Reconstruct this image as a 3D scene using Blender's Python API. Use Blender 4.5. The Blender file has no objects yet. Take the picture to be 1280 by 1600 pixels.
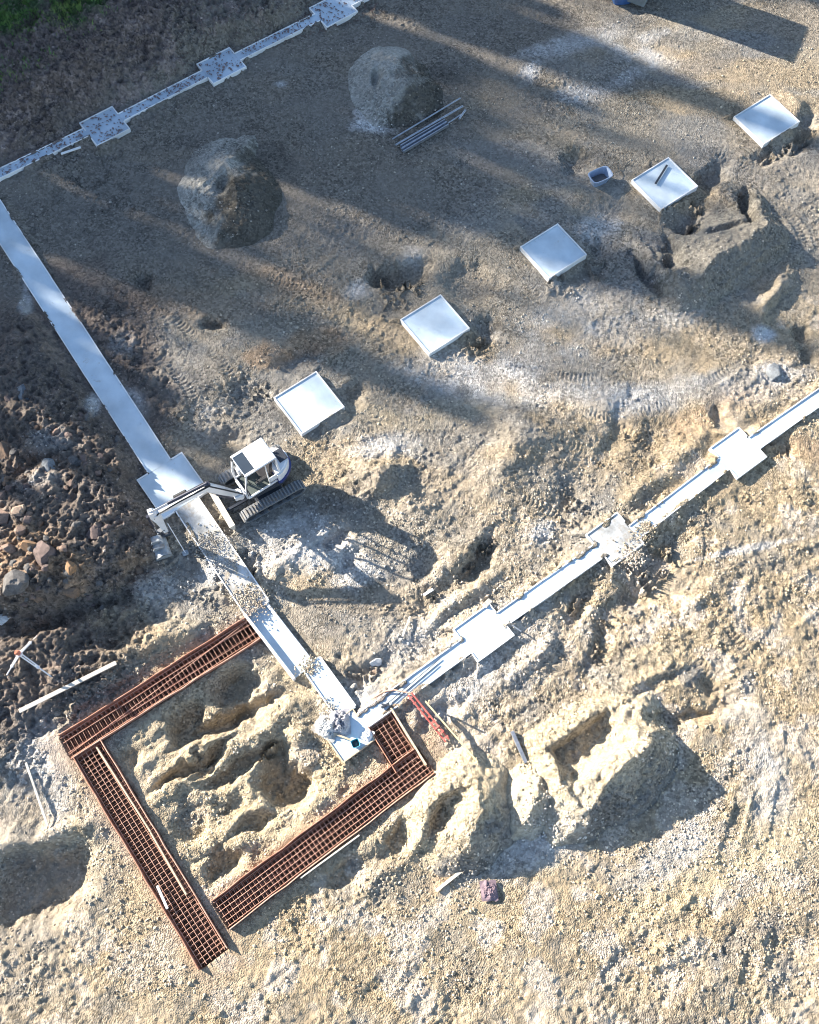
import bpy, bmesh, math, random
import numpy as np
from mathutils import Vector, Matrix
random.seed(7); RNG = np.random.RandomState(11)
SC = bpy.context.scene
COL = SC.collection
R_ = math.radians

# ------------------------------------------------------------------ camera, sky, sun, exposure
CAM = Vector((-0.6918, -12.7407, 32.9389))
CR = Matrix(((0.999779508, -0.00757378, -0.01958502), (0.0, 0.932688495, -0.360682924), (0.0209984565, 0.360603396, 0.932482845)))
cd = bpy.data.cameras.new('camera'); cam = bpy.data.objects.new('camera', cd); COL.objects.link(cam)
cam.matrix_world = Matrix.Translation(CAM) @ CR.to_4x4()
cd.sensor_fit = 'HORIZONTAL'; cd.sensor_width = 36.0; cd.lens = 36.0 * 1509.4 / 1280
cd.clip_start = 0.5; cd.clip_end = 6000
SC.camera = cam
SC.cycles.filter_width = 1.05
SUN_EL = R_(22.0); SUN_DIR = R_(-26.0)            # direction the light travels over the ground
w = bpy.data.worlds.new('World'); SC.world = w; w.use_nodes = True
nt = w.node_tree; bg = nt.nodes['Background']
sky = nt.nodes.new('ShaderNodeTexSky'); sky.sky_type = 'NISHITA'; sky.sun_disc = False
sky.sun_elevation = SUN_EL
to_sun = Vector((-math.cos(SUN_DIR), -math.sin(SUN_DIR), 0)).normalized()
sky.sun_rotation = math.atan2(to_sun.x, to_sun.y)
sky.altitude = 100; sky.air_density = 1.0; sky.dust_density = 0.5; sky.ozone_density = 1.0
nt.links.new(sky.outputs[0], bg.inputs[0]); bg.inputs[1].default_value = 0.085
sd = bpy.data.lights.new('sun', 'SUN'); sun = bpy.data.objects.new('sun', sd); COL.objects.link(sun)
sd.energy = 5.0; sd.angle = R_(0.6); sd.color = (1.0, 0.905, 0.765)
ts = Vector((to_sun.x * math.cos(SUN_EL), to_sun.y * math.cos(SUN_EL), math.sin(SUN_EL)))
sun.rotation_euler = ts.to_track_quat('Z', 'Y').to_euler()
sun.location = (-40, 20, 30)
vs = SC.view_settings; vs.view_transform = 'Standard'; vs.look = 'None'; vs.gamma = 1; vs.exposure = 1.84; vs.use_curve_mapping = False

# ------------------------------------------------------------------ helpers
def gp(px, py, z=0.0):
    """ground point under a measured spot of the survey photograph (metres)"""
    d = CR @ Vector(((px - 640) / 1509.4, -(py - 800) / 1509.4, -1))
    t = (z - CAM.z) / d.z
    return CAM + d * t
def tag(o, label=None, cat=None, group=None, kind=None):
    if label: o['label'] = label
    if cat: o['category'] = cat
    if group: o['group'] = group
    if kind: o['kind'] = kind
    return o
def empty(name, loc, rz=0.0):
    o = bpy.data.objects.new(name, None); COL.objects.link(o)
    o.location = loc; o.rotation_euler = (0, 0, rz); o.empty_display_size = 0.3
    return o
class MB:
    def __init__(s): s.v = []; s.f = []; s.sm = []
    def add(s, vs_, fs, smooth=False):
        b = len(s.v); s.v += [tuple(v) for v in vs_]
        for f in fs: s.f.append([b + i for i in f]); s.sm.append(smooth)
        return s
    def box(s, c, d, rot=None, bev=0.0):
        bm = bmesh.new(); bmesh.ops.create_cube(bm, size=1)
        for v in bm.verts: v.co = Vector((v.co.x * d[0], v.co.y * d[1], v.co.z * d[2]))
        if bev > 0: bmesh.ops.bevel(bm, geom=list(bm.edges), offset=min(bev, min(d) * 0.45), segments=1, affect='EDGES')
        m = rot if rot is not None else Matrix.Identity(3)
        vs_ = [m @ v.co + Vector(c) for v in bm.verts]; fs = [[v.index for v in f.verts] for f in bm.faces]
        bm.free(); return s.add(vs_, fs)
    def bar(s, a, b, r, r2=None, n=8, cap=True):
        a = Vector(a); b = Vector(b); r2 = r if r2 is None else r2
        d = (b - a).normalized(); up = Vector((0, 0, 1)) if abs(d.z) < 0.95 else Vector((1, 0, 0))
        x = d.cross(up).normalized(); y = d.cross(x)
        vs_ = []
        for p, rr in ((a, r), (b, r2)):
            for i in range(n):
                t = 2 * math.pi * i / n; vs_.append(p + (x * math.cos(t) + y * math.sin(t)) * rr)
        fs = [[i, (i + 1) % n, n + (i + 1) % n, n + i] for i in range(n)]
        s.add(vs_, fs, n > 4)
        if cap: s.add(vs_[:n], [list(range(n))[::-1]]); s.add(vs_[n:], [list(range(n))])
        return s
    def beam(s, a, b, wd, ht, bev=0.0):
        a = Vector(a); b = Vector(b); d = b - a; L = d.length; d.normalize()
        up = Vector((0, 0, 1)) if abs(d.z) < 0.95 else Vector((0, 1, 0))
        y = up.cross(d).normalized(); z = d.cross(y)
        return s.box((a + b) / 2, (L, wd, ht), Matrix((d, y, z)).transposed(), bev)
    def tube(s, pts, r, n=6):
        for a, b in zip(pts[:-1], pts[1:]): s.bar(a, b, r, n=n)
        return s
    def prism(s, poly, z0, z1, M=None):
        n = len(poly); vs_ = [Vector((p[0], p[1], z0)) for p in poly] + [Vector((p[0], p[1], z1)) for p in poly]
        if M is not None: vs_ = [M @ v for v in vs_]
        return s.add(vs_, [list(range(n))[::-1], list(range(n, 2 * n))] + [[i, (i + 1) % n, n + (i + 1) % n, n + i] for i in range(n)])
    def side(s, poly, y0, y1):
        """profile in the x-z plane, extruded along y"""
        n = len(poly); vs_ = [Vector((p[0], y0, p[1])) for p in poly] + [Vector((p[0], y1, p[1])) for p in poly]
        return s.add(vs_, [list(range(n)), list(range(n, 2 * n))[::-1]] + [[(i + 1) % n, i, n + i, n + (i + 1) % n] for i in range(n)])
    def build(s, name, mat, parent=None, loc=None, rz=0.0):
        me = bpy.data.meshes.new(name); me.from_pydata(s.v, [], s.f); me.update()
        for p, k in zip(me.polygons, s.sm): p.use_smooth = k
        bm = bmesh.new(); bm.from_mesh(me); bmesh.ops.recalc_face_normals(bm, faces=bm.faces); bm.to_mesh(me); bm.free()
        me.materials.append(mat)
        o = bpy.data.objects.new(name, me); COL.objects.link(o)
        if parent: o.parent = parent
        if loc is not None: o.location = loc; o.rotation_euler = (0, 0, rz)
        return o
def copy_tree(o, parent=None):
    c = o.copy(); COL.objects.link(c)
    if parent: c.parent = parent
    for ch in [x for x in bpy.data.objects if x.parent == o]: copy_tree(ch, c)
    return c

# ---- lattice noise
_T = RNG.rand(256, 256)
def vn(x, y, sd=0):
    x = x + sd * 17.31; y = y + sd * 9.17
    xi = np.floor(x).astype(int); yi = np.floor(y).astype(int); xf = x - xi; yf = y - yi
    u = xf * xf * xf * (xf * (xf * 6 - 15) + 10); v = yf * yf * yf * (yf * (yf * 6 - 15) + 10)
    a = _T[xi & 255, yi & 255]; b = _T[(xi + 1) & 255, yi & 255]; c = _T[xi & 255, (yi + 1) & 255]; d = _T[(xi + 1) & 255, (yi + 1) & 255]
    return ((a * (1 - u) + b * u) * (1 - v) + (c * (1 - u) + d * u) * v) * 2 - 1
def fbm(x, y, f, o=4, sd=0, g=0.5):
    s = 0; a = 1; n = 0
    ang = 0.6 + sd
    for i in range(o):
        ca, sa = math.cos(ang + i * 1.1), math.sin(ang + i * 1.1)
        s = s + a * vn((x * ca - y * sa) * f, (x * sa + y * ca) * f, sd + i * 3); n += a; a *= g; f *= 2.03
    return s / n
def sst(a, b, x):
    t = np.clip((x - a) / (b - a), 0, 1); return t * t * (3 - 2 * t)
def ell(x, y, px, py, rx, ry, ang):
    c = gp(px, py); ca, sa = math.cos(R_(ang)), math.sin(R_(ang)); dx = x - c.x; dy = y - c.y
    return np.sqrt(((dx * ca + dy * sa) / rx) ** 2 + ((-dx * sa + dy * ca) / ry) ** 2)

# ------------------------------------------------------------------ terrain
# cage trenches: (centre line start, end, width)
def mid(a, b): return ((a[0] + b[0]) / 2, (a[1] + b[1]) / 2)
CA = (gp(*mid((389, 962), (411, 996)), 0.1), gp(*mid((95, 1147), (152, 1163)), 0.1))
CB = (gp(124, 1150, 0.1), gp(322, 1478, 0.1))
CC = (gp(645, 1203, 0.1), gp(322, 1447, 0.1))
CD = (gp(594, 1124, 0.1), gp(641, 1200, 0.1))
def ext(s, e0, e1):
    d = (s[1] - s[0]).normalized(); return (s[0] - d * e0, s[1] + d * e1)
CA = ext(CA, 0, .50); CB = ext(CB, -.50, .44); CC = ext(CC, .52, -.54); CD = ext(CD, 0, -.10)
TR = [(CA, 0.92), (CB, 1.02), (CC, 1.02), (CD, 0.98)]
# hollows and bumps: px, py, rx, ry, angle, height, power
FEAT = [
 (370, 1065, .75, .62, 30, -.50, 4), (286, 1132, .5, .72, 0, -.42, 4), (345, 1128, .95, .34, 32, -.42, 4), (395, 1105, .9, .28, 33, -.3, 4),
 (450, 1226, .86, .60, 0, -.60, 5), (432, 1178, .45, .5, 0, -.42, 4), (300, 1195, 1.1, .22, 36, -.36, 4), (327, 1196, .5, .22, 50, -.30, 4), (365, 1205, 1.0, .25, 30, -.30, 4),
 (395, 1285, .5, .3, 20, -.25, 4), (362, 1260, .5, .3, 20, -.15, 3), (410, 1360, .8, .4, 30, -.35, 4), (350, 1350, .55, .4, 10, -.35, 4),
 (480, 1330, .5, .4, 10, -.3, 4), (300, 1290, .5, .5, 10, -.2, 4), (455, 1150, .5, .25, 40, .22, 2), (330, 1160, 1.6, .22, 33, .2, 2), (290, 1225, 1.3, .25, 30, .22, 2),
 (500, 1260, .6, .5, 0, .2, 2), (420, 1130, .9, .22, 33, .22, 2), (470, 1090, .5, .3, 30, .18, 2),
 (560, 1240, .5, .35, 0, -.3, 4), (622, 1312, .75, .34, 50, -.32, 3), (555, 1362, .8, .35, 30, -.3, 3), (520, 1290, .5, .4, 0, .25, 2),
 (600, 1270, .8, .6, 0, .25, 2), (655, 1300, .5, .5, 0, .3, 2), (670, 1240, .8, .5, 20, .3, 2), (590, 1340, .9, .5, 20, .3, 2),
 (60, 1380, 1.5, 1.0, 20, -.75, 4), (40, 1320, 2.2, .35, 15, .35, 2), (190, 1190, .5, .4, 0, -.3, 4), (190, 1240, .7, .4, -40, -.3, 4),
 (290, 1060, 1.2, .3, 30, .2, 2), (200, 1085, 1.3, .4, 30, -.25, 3), (230, 1010, 1.5, .35, 30, .3, 2), (160, 1000, .9, .5, 20, -.3, 3),
 (300, 985, .8, .5, 30, .25, 2), (90, 1150, 1.2, .8, 0, -.3, 2),
 (632, 425, 1.0, .55, 20, -.42, 4), (595, 430, .35, .4, 0, -.3, 3), (735, 435, .8, .9, 60, -.3, 3), (755, 520, .35, .9, -30, -.30, 3), (540, 625, .4, .9, -30, -.28, 3), (470, 565, .9, .45, 25, -.32, 3),
 (500, 560, .7, .3, 25, .3, 2), (520, 845, .5, .3, 30, -.35, 3), (545, 880, .35, .5, -20, -.25, 3), (590, 750, .8, .5, 40, .6, 2), (560, 725, .8, .6, 0, .25, 2), (640, 790, 1.4, .6, -40, .28, 2),
 (700, 880, 1.6, .35, 35, .30, 2), (755, 860, .3, .9, -30, -.42, 3), (720, 935, 1.2, .25, 38, .28, 2), (640, 900, 1.3, .9, 0, -.18, 2), (500, 780, 1.3, .9, 0, -.15, 2),
 (440, 880, .9, .3, 35, .2, 2), (585, 1035, .4, .3, 0, .12, 2), (560, 1060, 1.2, .3, 35, -.28, 3), (500, 1050, .6, .2, 30, -.28, 3),
 (905, 255, .7, .6, 0, -.28, 3), (950, 330, .9, .6, 0, -.15, 3), (1110, 280, .35, 1.0, -35, -.4, 3), (1075, 335, .8, .35, 30, -.4, 3), (1130, 300, .5, .5, 0, .2, 2), (1255, 205, .4, .9, -20, -.45, 3), (1210, 235, .9, .4, 30, -.3, 3), (1235, 170, .7, .5, 0, .25, 2),
 (930, 400, .5, 1.0, -20, -.3, 3), (880, 430, .7, .4, 20, -.3, 3), (960, 440, 1.0, .5, 40, -.15, 2),
 (1075, 350, .5, .5, 0, -.4, 4), (1012, 430, .22, 1.1, 30, -.4, 3), (1030, 415, .18, 1.2, 33, .25, 2), (1050, 395, .25, .8, 20, -.35, 3), (1165, 325, .22, .8, -5, -.5, 4), (1210, 460, .25, 1.6, -35, .3, 2),
 (830, 690, 1.5, .8, 30, .25, 2), (900, 760, .5, 1.4, -20, -.2, 2), (1000, 770, 1.4, .3, 40, .22, 2), (960, 690, .3, 1.5, -20, -.2, 2), (800, 700, .5, 1.8, -15, .2, 2), (1020, 690, .6, 1.2, -30, -.2, 2),
 (1040, 880, 1.0, 1.6, 20, -.22, 3), (1000, 930, .6, .35, 30, -.3, 3), (1080, 930, .5, 1.2, 20, .2, 2), (1030, 1070, 1.2, .2, 28, -.13, 3), (1130, 1080, .8, .3, -40, -.25, 3), (1060, 1120, 1.6, .22, 10, -.22, 3),
 (860, 1010, 1.5, .25, 35, .2, 2), (900, 960, .3, 1.2, -30, -.2, 3), (970, 1090, 1.8, .4, 20, .2, 2), (940, 1010, .3, 1.5, -25, -.2, 2),
 (690, 1110, .3, .9, -55, -.2, 3), (650, 1160, .4, .6, -40, -.25, 3), (640, 1140, .7, .5, -50, .2, 2), (660, 1210, .5, .3, 20, -.25, 3),
 (100, 790, 2.6, 3.4, 0, .75, 2), (20, 900, 2.4, 2.6, 0, .8, 2), (110, 930, 1.5, .9, 20, .35, 2), (60, 640, 1.2, 2.2, 30, .45, 2), (200, 830, .9, 1.6, 20, .3, 2), (50, 975, 1.8, .5, 20, -.5, 3), (130, 960, 1.6, .4, 20, -.4, 3),
 (70, 740, .9, .4, 20, -.35, 3), (30, 560, 1.5, 2.0, 0, .4, 2), (120, 1030, 1.2, .6, 20, .2, 2), (215, 900, .6, .3, 20, -.25, 3),
 (300, 620, .8, 1.5, -30, .15, 2), (395, 620, .6, .6, 0, -.2, 3), (220, 440, .35, .25, 0, -.3, 3), (340, 503, .4, .2, 10, -.3, 3), (350, 690, .6, .5, 0, -.2, 3), (330, 840, .35, .9, -35, -.35, 3), (395, 905, .25, 1.3, 33, -.4, 3),
 (80, 110, 5.0, 2.4, 38, .7, 2), (230, 50, 4.0, 2.0, 35, .8, 2), (60, 170, 4.0, .8, 35, .35, 2), (420, 30, 3.0, 1.0, 35, .5, 2), (80, 20, 4.5, 3.0, 30, .6, 2), (110, 40, 2.8, .25, 50, -.5, 3),
 (1130, 660, .3, .6, 20, -.3, 3), (1100, 680, 1.4, .35, 35, .18, 2), (1215, 700, .5, .4, 0, -.25, 3), (1240, 660, 1.0, .4, 30, .2, 2),
 (1260, 550, .3, .4, 0, -.3, 3), (1252, 520, .35, .3, 0, -.3, 3), (1140, 590, 1.0, .5, 0, .1, 2),
]
WHITE_ = []
TRACKS = []
def _path(pts, gauge=.83):
    P = [gp(*q) for q in pts]
    Q = []
    for i in range(len(P) - 1):
        p0 = P[max(0, i - 1)]; p1 = P[i]; p2 = P[i + 1]; p3 = P[min(len(P) - 1, i + 2)]
        for k in range(5):
            t = k / 5; Q.append(.5 * ((2 * p1) + (p2 - p0) * t + (2 * p0 - 5 * p1 + 4 * p2 - p3) * t * t + (3 * p1 - p0 - 3 * p2 + p3) * t ** 3))
    Q.append(P[-1])
    for s_ in (-1, 1):
        ln = []
        for i, q in enumerate(Q):
            d = (Q[min(i + 1, len(Q) - 1)] - Q[max(i - 1, 0)]); d.normalize(); ln.append((q.x - d.y * gauge * s_, q.y + d.x * gauge * s_))
        TRACKS.append(ln)
for _p in ([(520, 745), (640, 715), (800, 740), (930, 800), (1010, 900), (1110, 1000), (1190, 1120), (1200, 1250), (1160, 1400), (1100, 1600)],
           [(560, 640), (700, 620), (860, 650), (1010, 730), (1075, 850), (1010, 950), (850, 1060)], [(1090, 250), (1160, 290), (1235, 420), (1110, 560), (950, 620), (760, 600)],
           [(1340, 880), (1220, 930), (1080, 1080), (1060, 1100)], [(360, 1100), (430, 1170), (500, 1290), (520, 1370)], [(1290, 1060), (1270, 1200), (1240, 1400), (1200, 1600)], [(250, 520), (330, 600), (330, 690)], [(620, 260), (760, 330), (900, 480), (1000, 560)], [(200, 310), (330, 420), (480, 470), (600, 380)]):
    _path(_p)
def base_h(x, y):
    z = fbm(x, y, .16, 3, 1) * .16
    wx = x + fbm(x, y, 1.1, 4, 30, .62) * .34; wy = y + fbm(x, y, 1.1, 4, 31, .62) * .34
    for f in FEAT:
        c = gp(f[0], f[1]); rm = max(f[2], f[3]) * 2.6
        m = (np.abs(x - c.x) < rm) & (np.abs(y - c.y) < rm)
        if not m.any(): continue
        r = ell(wx[m], wy[m], *f[:5]); z[m] += f[5] * ((1.75 if f[0] < 520 and f[1] > 1040 and f[0] > 250 else 1.3) if f[5] < -.05 else 1.15) * np.exp(-r ** f[6] * .7)
    return z
def flat_mask(x, y):
    """1 = undisturbed worked gravel with lumps; lower near the building plot top part that was levelled"""
    return sst(-14, 4, -(y * .8 - x * .35) + 6)
def aniso(x, y, deg, fu, fv, sd):
    c_, s_ = math.cos(R_(deg)), math.sin(R_(deg)); u = x * c_ + y * s_; v = -x * s_ + y * c_
    v = v + fbm(x, y, .5, 2, sd + 3) * .5
    return vn(u * fu, v * fv, sd) * .65 + vn(u * fu * 2.1, v * fv * 2.3, sd + 1) * .35
def sqc(x, y):
    c = gp(383, 1215); dx = x - c.x; dy = y - c.y; return (dx * math.cos(AX_) + dy * math.sin(AX_)) / 3.6, (-dx * math.sin(AX_) + dy * math.cos(AX_)) / 3.2
AX_ = R_(36.3)
def detail_h(x, y, k=1.0):
    rough = .25 + .75 * sst(-2, 9, 8 - y * .55 + x * .12)
    m = sst(-.35, .35, fbm(x, y, .33, 3, 22) + (rough - .6) * .5)         # 0 = compacted and smooth, 1 = loose
    clod = np.clip(sst(0.9, 1.3, 2.1 - ell(x, y, 150, 90, 12, 4.6, 36)) + sst(0.6, 1.2, 2.0 - ell(x, y, 70, 800, 4.4, 8.0, 0)), 0, 1)
    sel = sst(-.15, .15, fbm(x, y, .22, 2, 27))
    z = fbm(x, y, .6, 3, 5) * .10 * rough - .03
    z += (aniso(x, y, 35, .45, 2.1, 60) * sel + aniso(x, y, -48, .5, 2.1, 64) * (1 - sel)) * .065 * (.25 + .75 * m) * rough
    z += fbm(x, y, 2.2, 4, 7, .6) * .055 * (.15 + .85 * m) * (.3 + .7 * rough)
    z += fbm(x, y, 5.5, 3, 12, .62) * .036 * (.35 + .65 * m) * (.5 + .5 * rough)
    lr_ = sst(-4, 8, x * .6 - y)
    z += .5 * lr_ * (fbm(x, y, 3.1, 3, 44, .65) * .05 + aniso(x, y, -70, .7, 3.2, 91) * .01 + np.abs(fbm(x, y, 1.4, 3, 46)) * .09)
    g = vn(x * 10.1, y * 9.7, 4) + vn(x * 5.3 - y * 7.9, x * 7.9 + y * 5.3, 8)
    z += g * .0085 * (.5 + .5 * m) + np.clip(g - .75, 0, 1) * .05 * (.3 + .7 * m)
    sq = sst(1.1, .8, np.maximum(*[np.abs(v_) for v_ in sqc(x, y)]))
    z += sq * (np.abs(aniso(x, y, 33, .45, 1.5, 71)) * .19 - .06 + aniso(x, y, 20, 1.0, 2.6, 75) * .06)
    z += clod * ((.45 - np.abs(fbm(x, y, 1.9, 3, 15))) * .36 + (.4 - np.abs(fbm(x, y, 4.5, 2, 19))) * .22 + np.abs(fbm(x, y, 8, 2, 18)) * .08)
    for ln in TRACKS:
        P = [Vector((q[0], q[1], 0)) for q in ln]; s0 = 0
        for a_, b_ in zip(P[:-1], P[1:]):
            d = (b_ - a_); L = d.length; d /= L
            m = (np.abs(x - (a_.x + b_.x) / 2) < L / 2 + 1) & (np.abs(y - (a_.y + b_.y) / 2) < L / 2 + 1)
            if m.any():
                dx = x[m] - a_.x; dy = y[m] - a_.y; t = dx * d.x + dy * d.y; n = -dx * d.y + dy * d.x
                k_ = ((t >= 0) & (t < L)) * sst(.26, .16, np.abs(n)) * sst(-.25, .35, fbm(x[m], y[m], .7, 3, 40))
                z[m] = z[m] * (1 - .6 * k_) + k_ * (np.abs(((t + s0 + .25 * np.abs(n)) / .17) % 1 - .5) * .085 - .065) + .012 * sst(.42, .30, np.abs(n)) * sst(.16, .28, np.abs(n)) * (k_ > -1) * ((t >= 0) & (t < L)) * sst(-.25, .35, fbm(x[m], y[m], .7, 3, 40))
            s0 += L
    return z * k
SPILL = {}; KEEP = []            # flattened footprints (x0,y0,x1,y1,halfwidth, level)
def seg_d(x, y, a, b):
    dx, dy = b[0] - a[0], b[1] - a[1]; L = math.hypot(dx, dy)
    if L < 1e-3: dx, dy, L = 1.0, 0.0, 1.0
    dx /= L; dy /= L
    t = (x - a[0]) * dx + (y - a[1]) * dy; n = np.abs(-(x - a[0]) * dy + (y - a[1]) * dx)
    return np.maximum(n, np.maximum(-t, t - L)), n
def H(x, y, detail=True):
    x = np.asarray(x, float).ravel(); y = np.asarray(y, float).ravel()
    z = base_h(x, y)
    if detail: z = z + detail_h(x, y)
    for (a, b), wd in TR:
        d, n = seg_d(x, y, (a.x, a.y), (b.x, b.y)); k = sst(wd / 2 + .6, wd / 2 + .1, d); z = z * (1 - k * .75)
    for ki, (a, b, hw, lev) in enumerate(KEEP):
        m = (np.abs(x - (a[0] + b[0]) / 2) < abs(a[0] - b[0]) / 2 + hw + 1.2) & (np.abs(y - (a[1] + b[1]) / 2) < abs(a[1] - b[1]) / 2 + hw + 1.2)
        if m.any():
            d, n = seg_d(x[m], y[m], a, b); k = sst(hw + .75, hw + .05, d)
            z[m] = z[m] * (1 - k) + k * (lev + z[m] * .35)
            amp = SPILL.get(ki, 0)
            if amp:
                q = fbm(x[m], y[m], .9, 4, 33, .65) + amp * .22; sp = sst(.05, .55, q) * .38 * amp; bank = ZT + .035 * fbm(x[m], y[m], 5, 2, 35) + .02 - np.maximum(0, d - hw) * .55 - np.maximum(0, hw - d) * .06
                ok = (n > hw - sp) & (n >= d - 1e-6) & (q > .05); z[m] = np.where(ok, np.maximum(z[m], bank * sst(.05, .22, q)), z[m])
    for ki, (a, b, hw, lev) in enumerate(KEEP):
        m = (np.abs(x - (a[0] + b[0]) / 2) < abs(a[0] - b[0]) / 2 + hw + .3) & (np.abs(y - (a[1] + b[1]) / 2) < abs(a[1] - b[1]) / 2 + hw + .3)
        if m.any():
            d, n = seg_d(x[m], y[m], a, b); amp = SPILL.get(ki, 0); q = fbm(x[m], y[m], .9, 4, 33, .65) + amp * .22; sp = np.maximum(.03, sst(.05, .55, q) * .38 * amp * (q > .05))
            zz = z[m]; ins = d < hw - sp; zz[ins] = np.minimum(zz[ins], lev); z[m] = zz
    for (a, b), wd in TR:
        d, n = seg_d(x, y, (a.x, a.y), (b.x, b.y))
        dx, dy = b.x - a.x, b.y - a.y; L = math.hypot(dx, dy); t = ((x - a.x) * dx + (y - a.y) * dy) / L
        z = np.where((n < wd / 2 - .03) & (t > -.03) & (t < L + .03), -.75, z)
    return z
def hz(x, y): return float(H(np.array([x]), np.array([y]))[0])

# ------------------------------------------------------------------ materials
def mat(name, col, rough=.8, metal=0.0, var=.12, scale=6.0, bump=.0, bscale=60.0, spec=.4, col2=None, thr=None, coat=0.0):
    m = bpy.data.materials.new(name); m.use_nodes = True; t = m.node_tree; n = t.nodes; l = t.links
    p = n['Principled BSDF']; p.inputs['Roughness'].default_value = rough; p.inputs['Metallic'].default_value = metal
    p.inputs['Specular IOR Level'].default_value = spec; p.inputs['Coat Weight'].default_value = coat
    tc = n.new('ShaderNodeTexCoord'); nz = n.new('ShaderNodeTexNoise'); nz.inputs['Scale'].default_value = scale; nz.inputs['Detail'].default_value = 6; nz.inputs['Roughness'].default_value = .65
    l.new(tc.outputs['Object'], nz.inputs['Vector'])
    mx = n.new('ShaderNodeMix'); mx.data_type = 'RGBA'
    c2 = col2 if col2 else tuple(c * (1 - var * 2.2) for c in col)
    mr = n.new('ShaderNodeMapRange'); lo, hi = thr if thr else (.35, .65)
    mr.inputs['From Min'].default_value = lo; mr.inputs['From Max'].default_value = hi
    l.new(nz.outputs['Fac'], mr.inputs['Value']); l.new(mr.outputs[0], mx.inputs['Factor'])
    mx.inputs['A'].default_value = (*col, 1); mx.inputs['B'].default_value = (*c2, 1)
    l.new(mx.outputs['Result'], p.inputs['Base Color'])
    if bump > 0:
        n2 = n.new('ShaderNodeTexNoise'); n2.inputs['Scale'].default_value = bscale; n2.inputs['Detail'].default_value = 4
        l.new(tc.outputs['Object'], n2.inputs['Vector']); b = n.new('ShaderNodeBump'); b.inputs['Strength'].default_value = bump; b.inputs['Distance'].default_value = .02
        l.new(n2.outputs['Fac'], b.inputs['Height']); l.new(b.outputs[0], p.inputs['Normal'])
    return m
def soil_splash(m, col=(.30, .25, .19), scale=2.2, lo=.60, hi=.74, amt=.75):
    t = m.node_tree; n = t.nodes; l = t.links; p = n['Principled BSDF']; src = p.inputs['Base Color'].links[0].from_socket
    tc = n.new('ShaderNodeNewGeometry'); a = n.new('ShaderNodeTexNoise'); a.inputs['Scale'].default_value = scale; a.inputs['Detail'].default_value = 10; a.inputs['Roughness'].default_value = .78; l.new(tc.outputs['Position'], a.inputs['Vector'])
    mr = n.new('ShaderNodeMapRange'); mr.inputs['From Min'].default_value = lo; mr.inputs['From Max'].default_value = hi; mr.inputs['To Max'].default_value = amt; l.new(a.outputs['Fac'], mr.inputs['Value'])
    b = n.new('ShaderNodeTexNoise'); b.inputs['Scale'].default_value = .9; b.inputs['Detail'].default_value = 5; l.new(tc.outputs['Position'], b.inputs['Vector'])
    r2 = n.new('ShaderNodeMapRange'); r2.inputs['From Min'].default_value = .35; r2.inputs['From Max'].default_value = .7; r2.inputs['To Min'].default_value = 1.0; r2.inputs['To Max'].default_value = .72; l.new(b.outputs['Fac'], r2.inputs['Value'])
    v = n.new('ShaderNodeVectorMath'); v.operation = 'SCALE'; l.new(src, v.inputs[0]); l.new(r2.outputs[0], v.inputs['Scale'])
    x = n.new('ShaderNodeMix'); x.data_type = 'RGBA'; l.new(mr.outputs[0], x.inputs['Factor']); l.new(v.outputs[0], x.inputs['A']); x.inputs['B'].default_value = (*col, 1); l.new(x.outputs['Result'], p.inputs['Base Color'])
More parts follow.
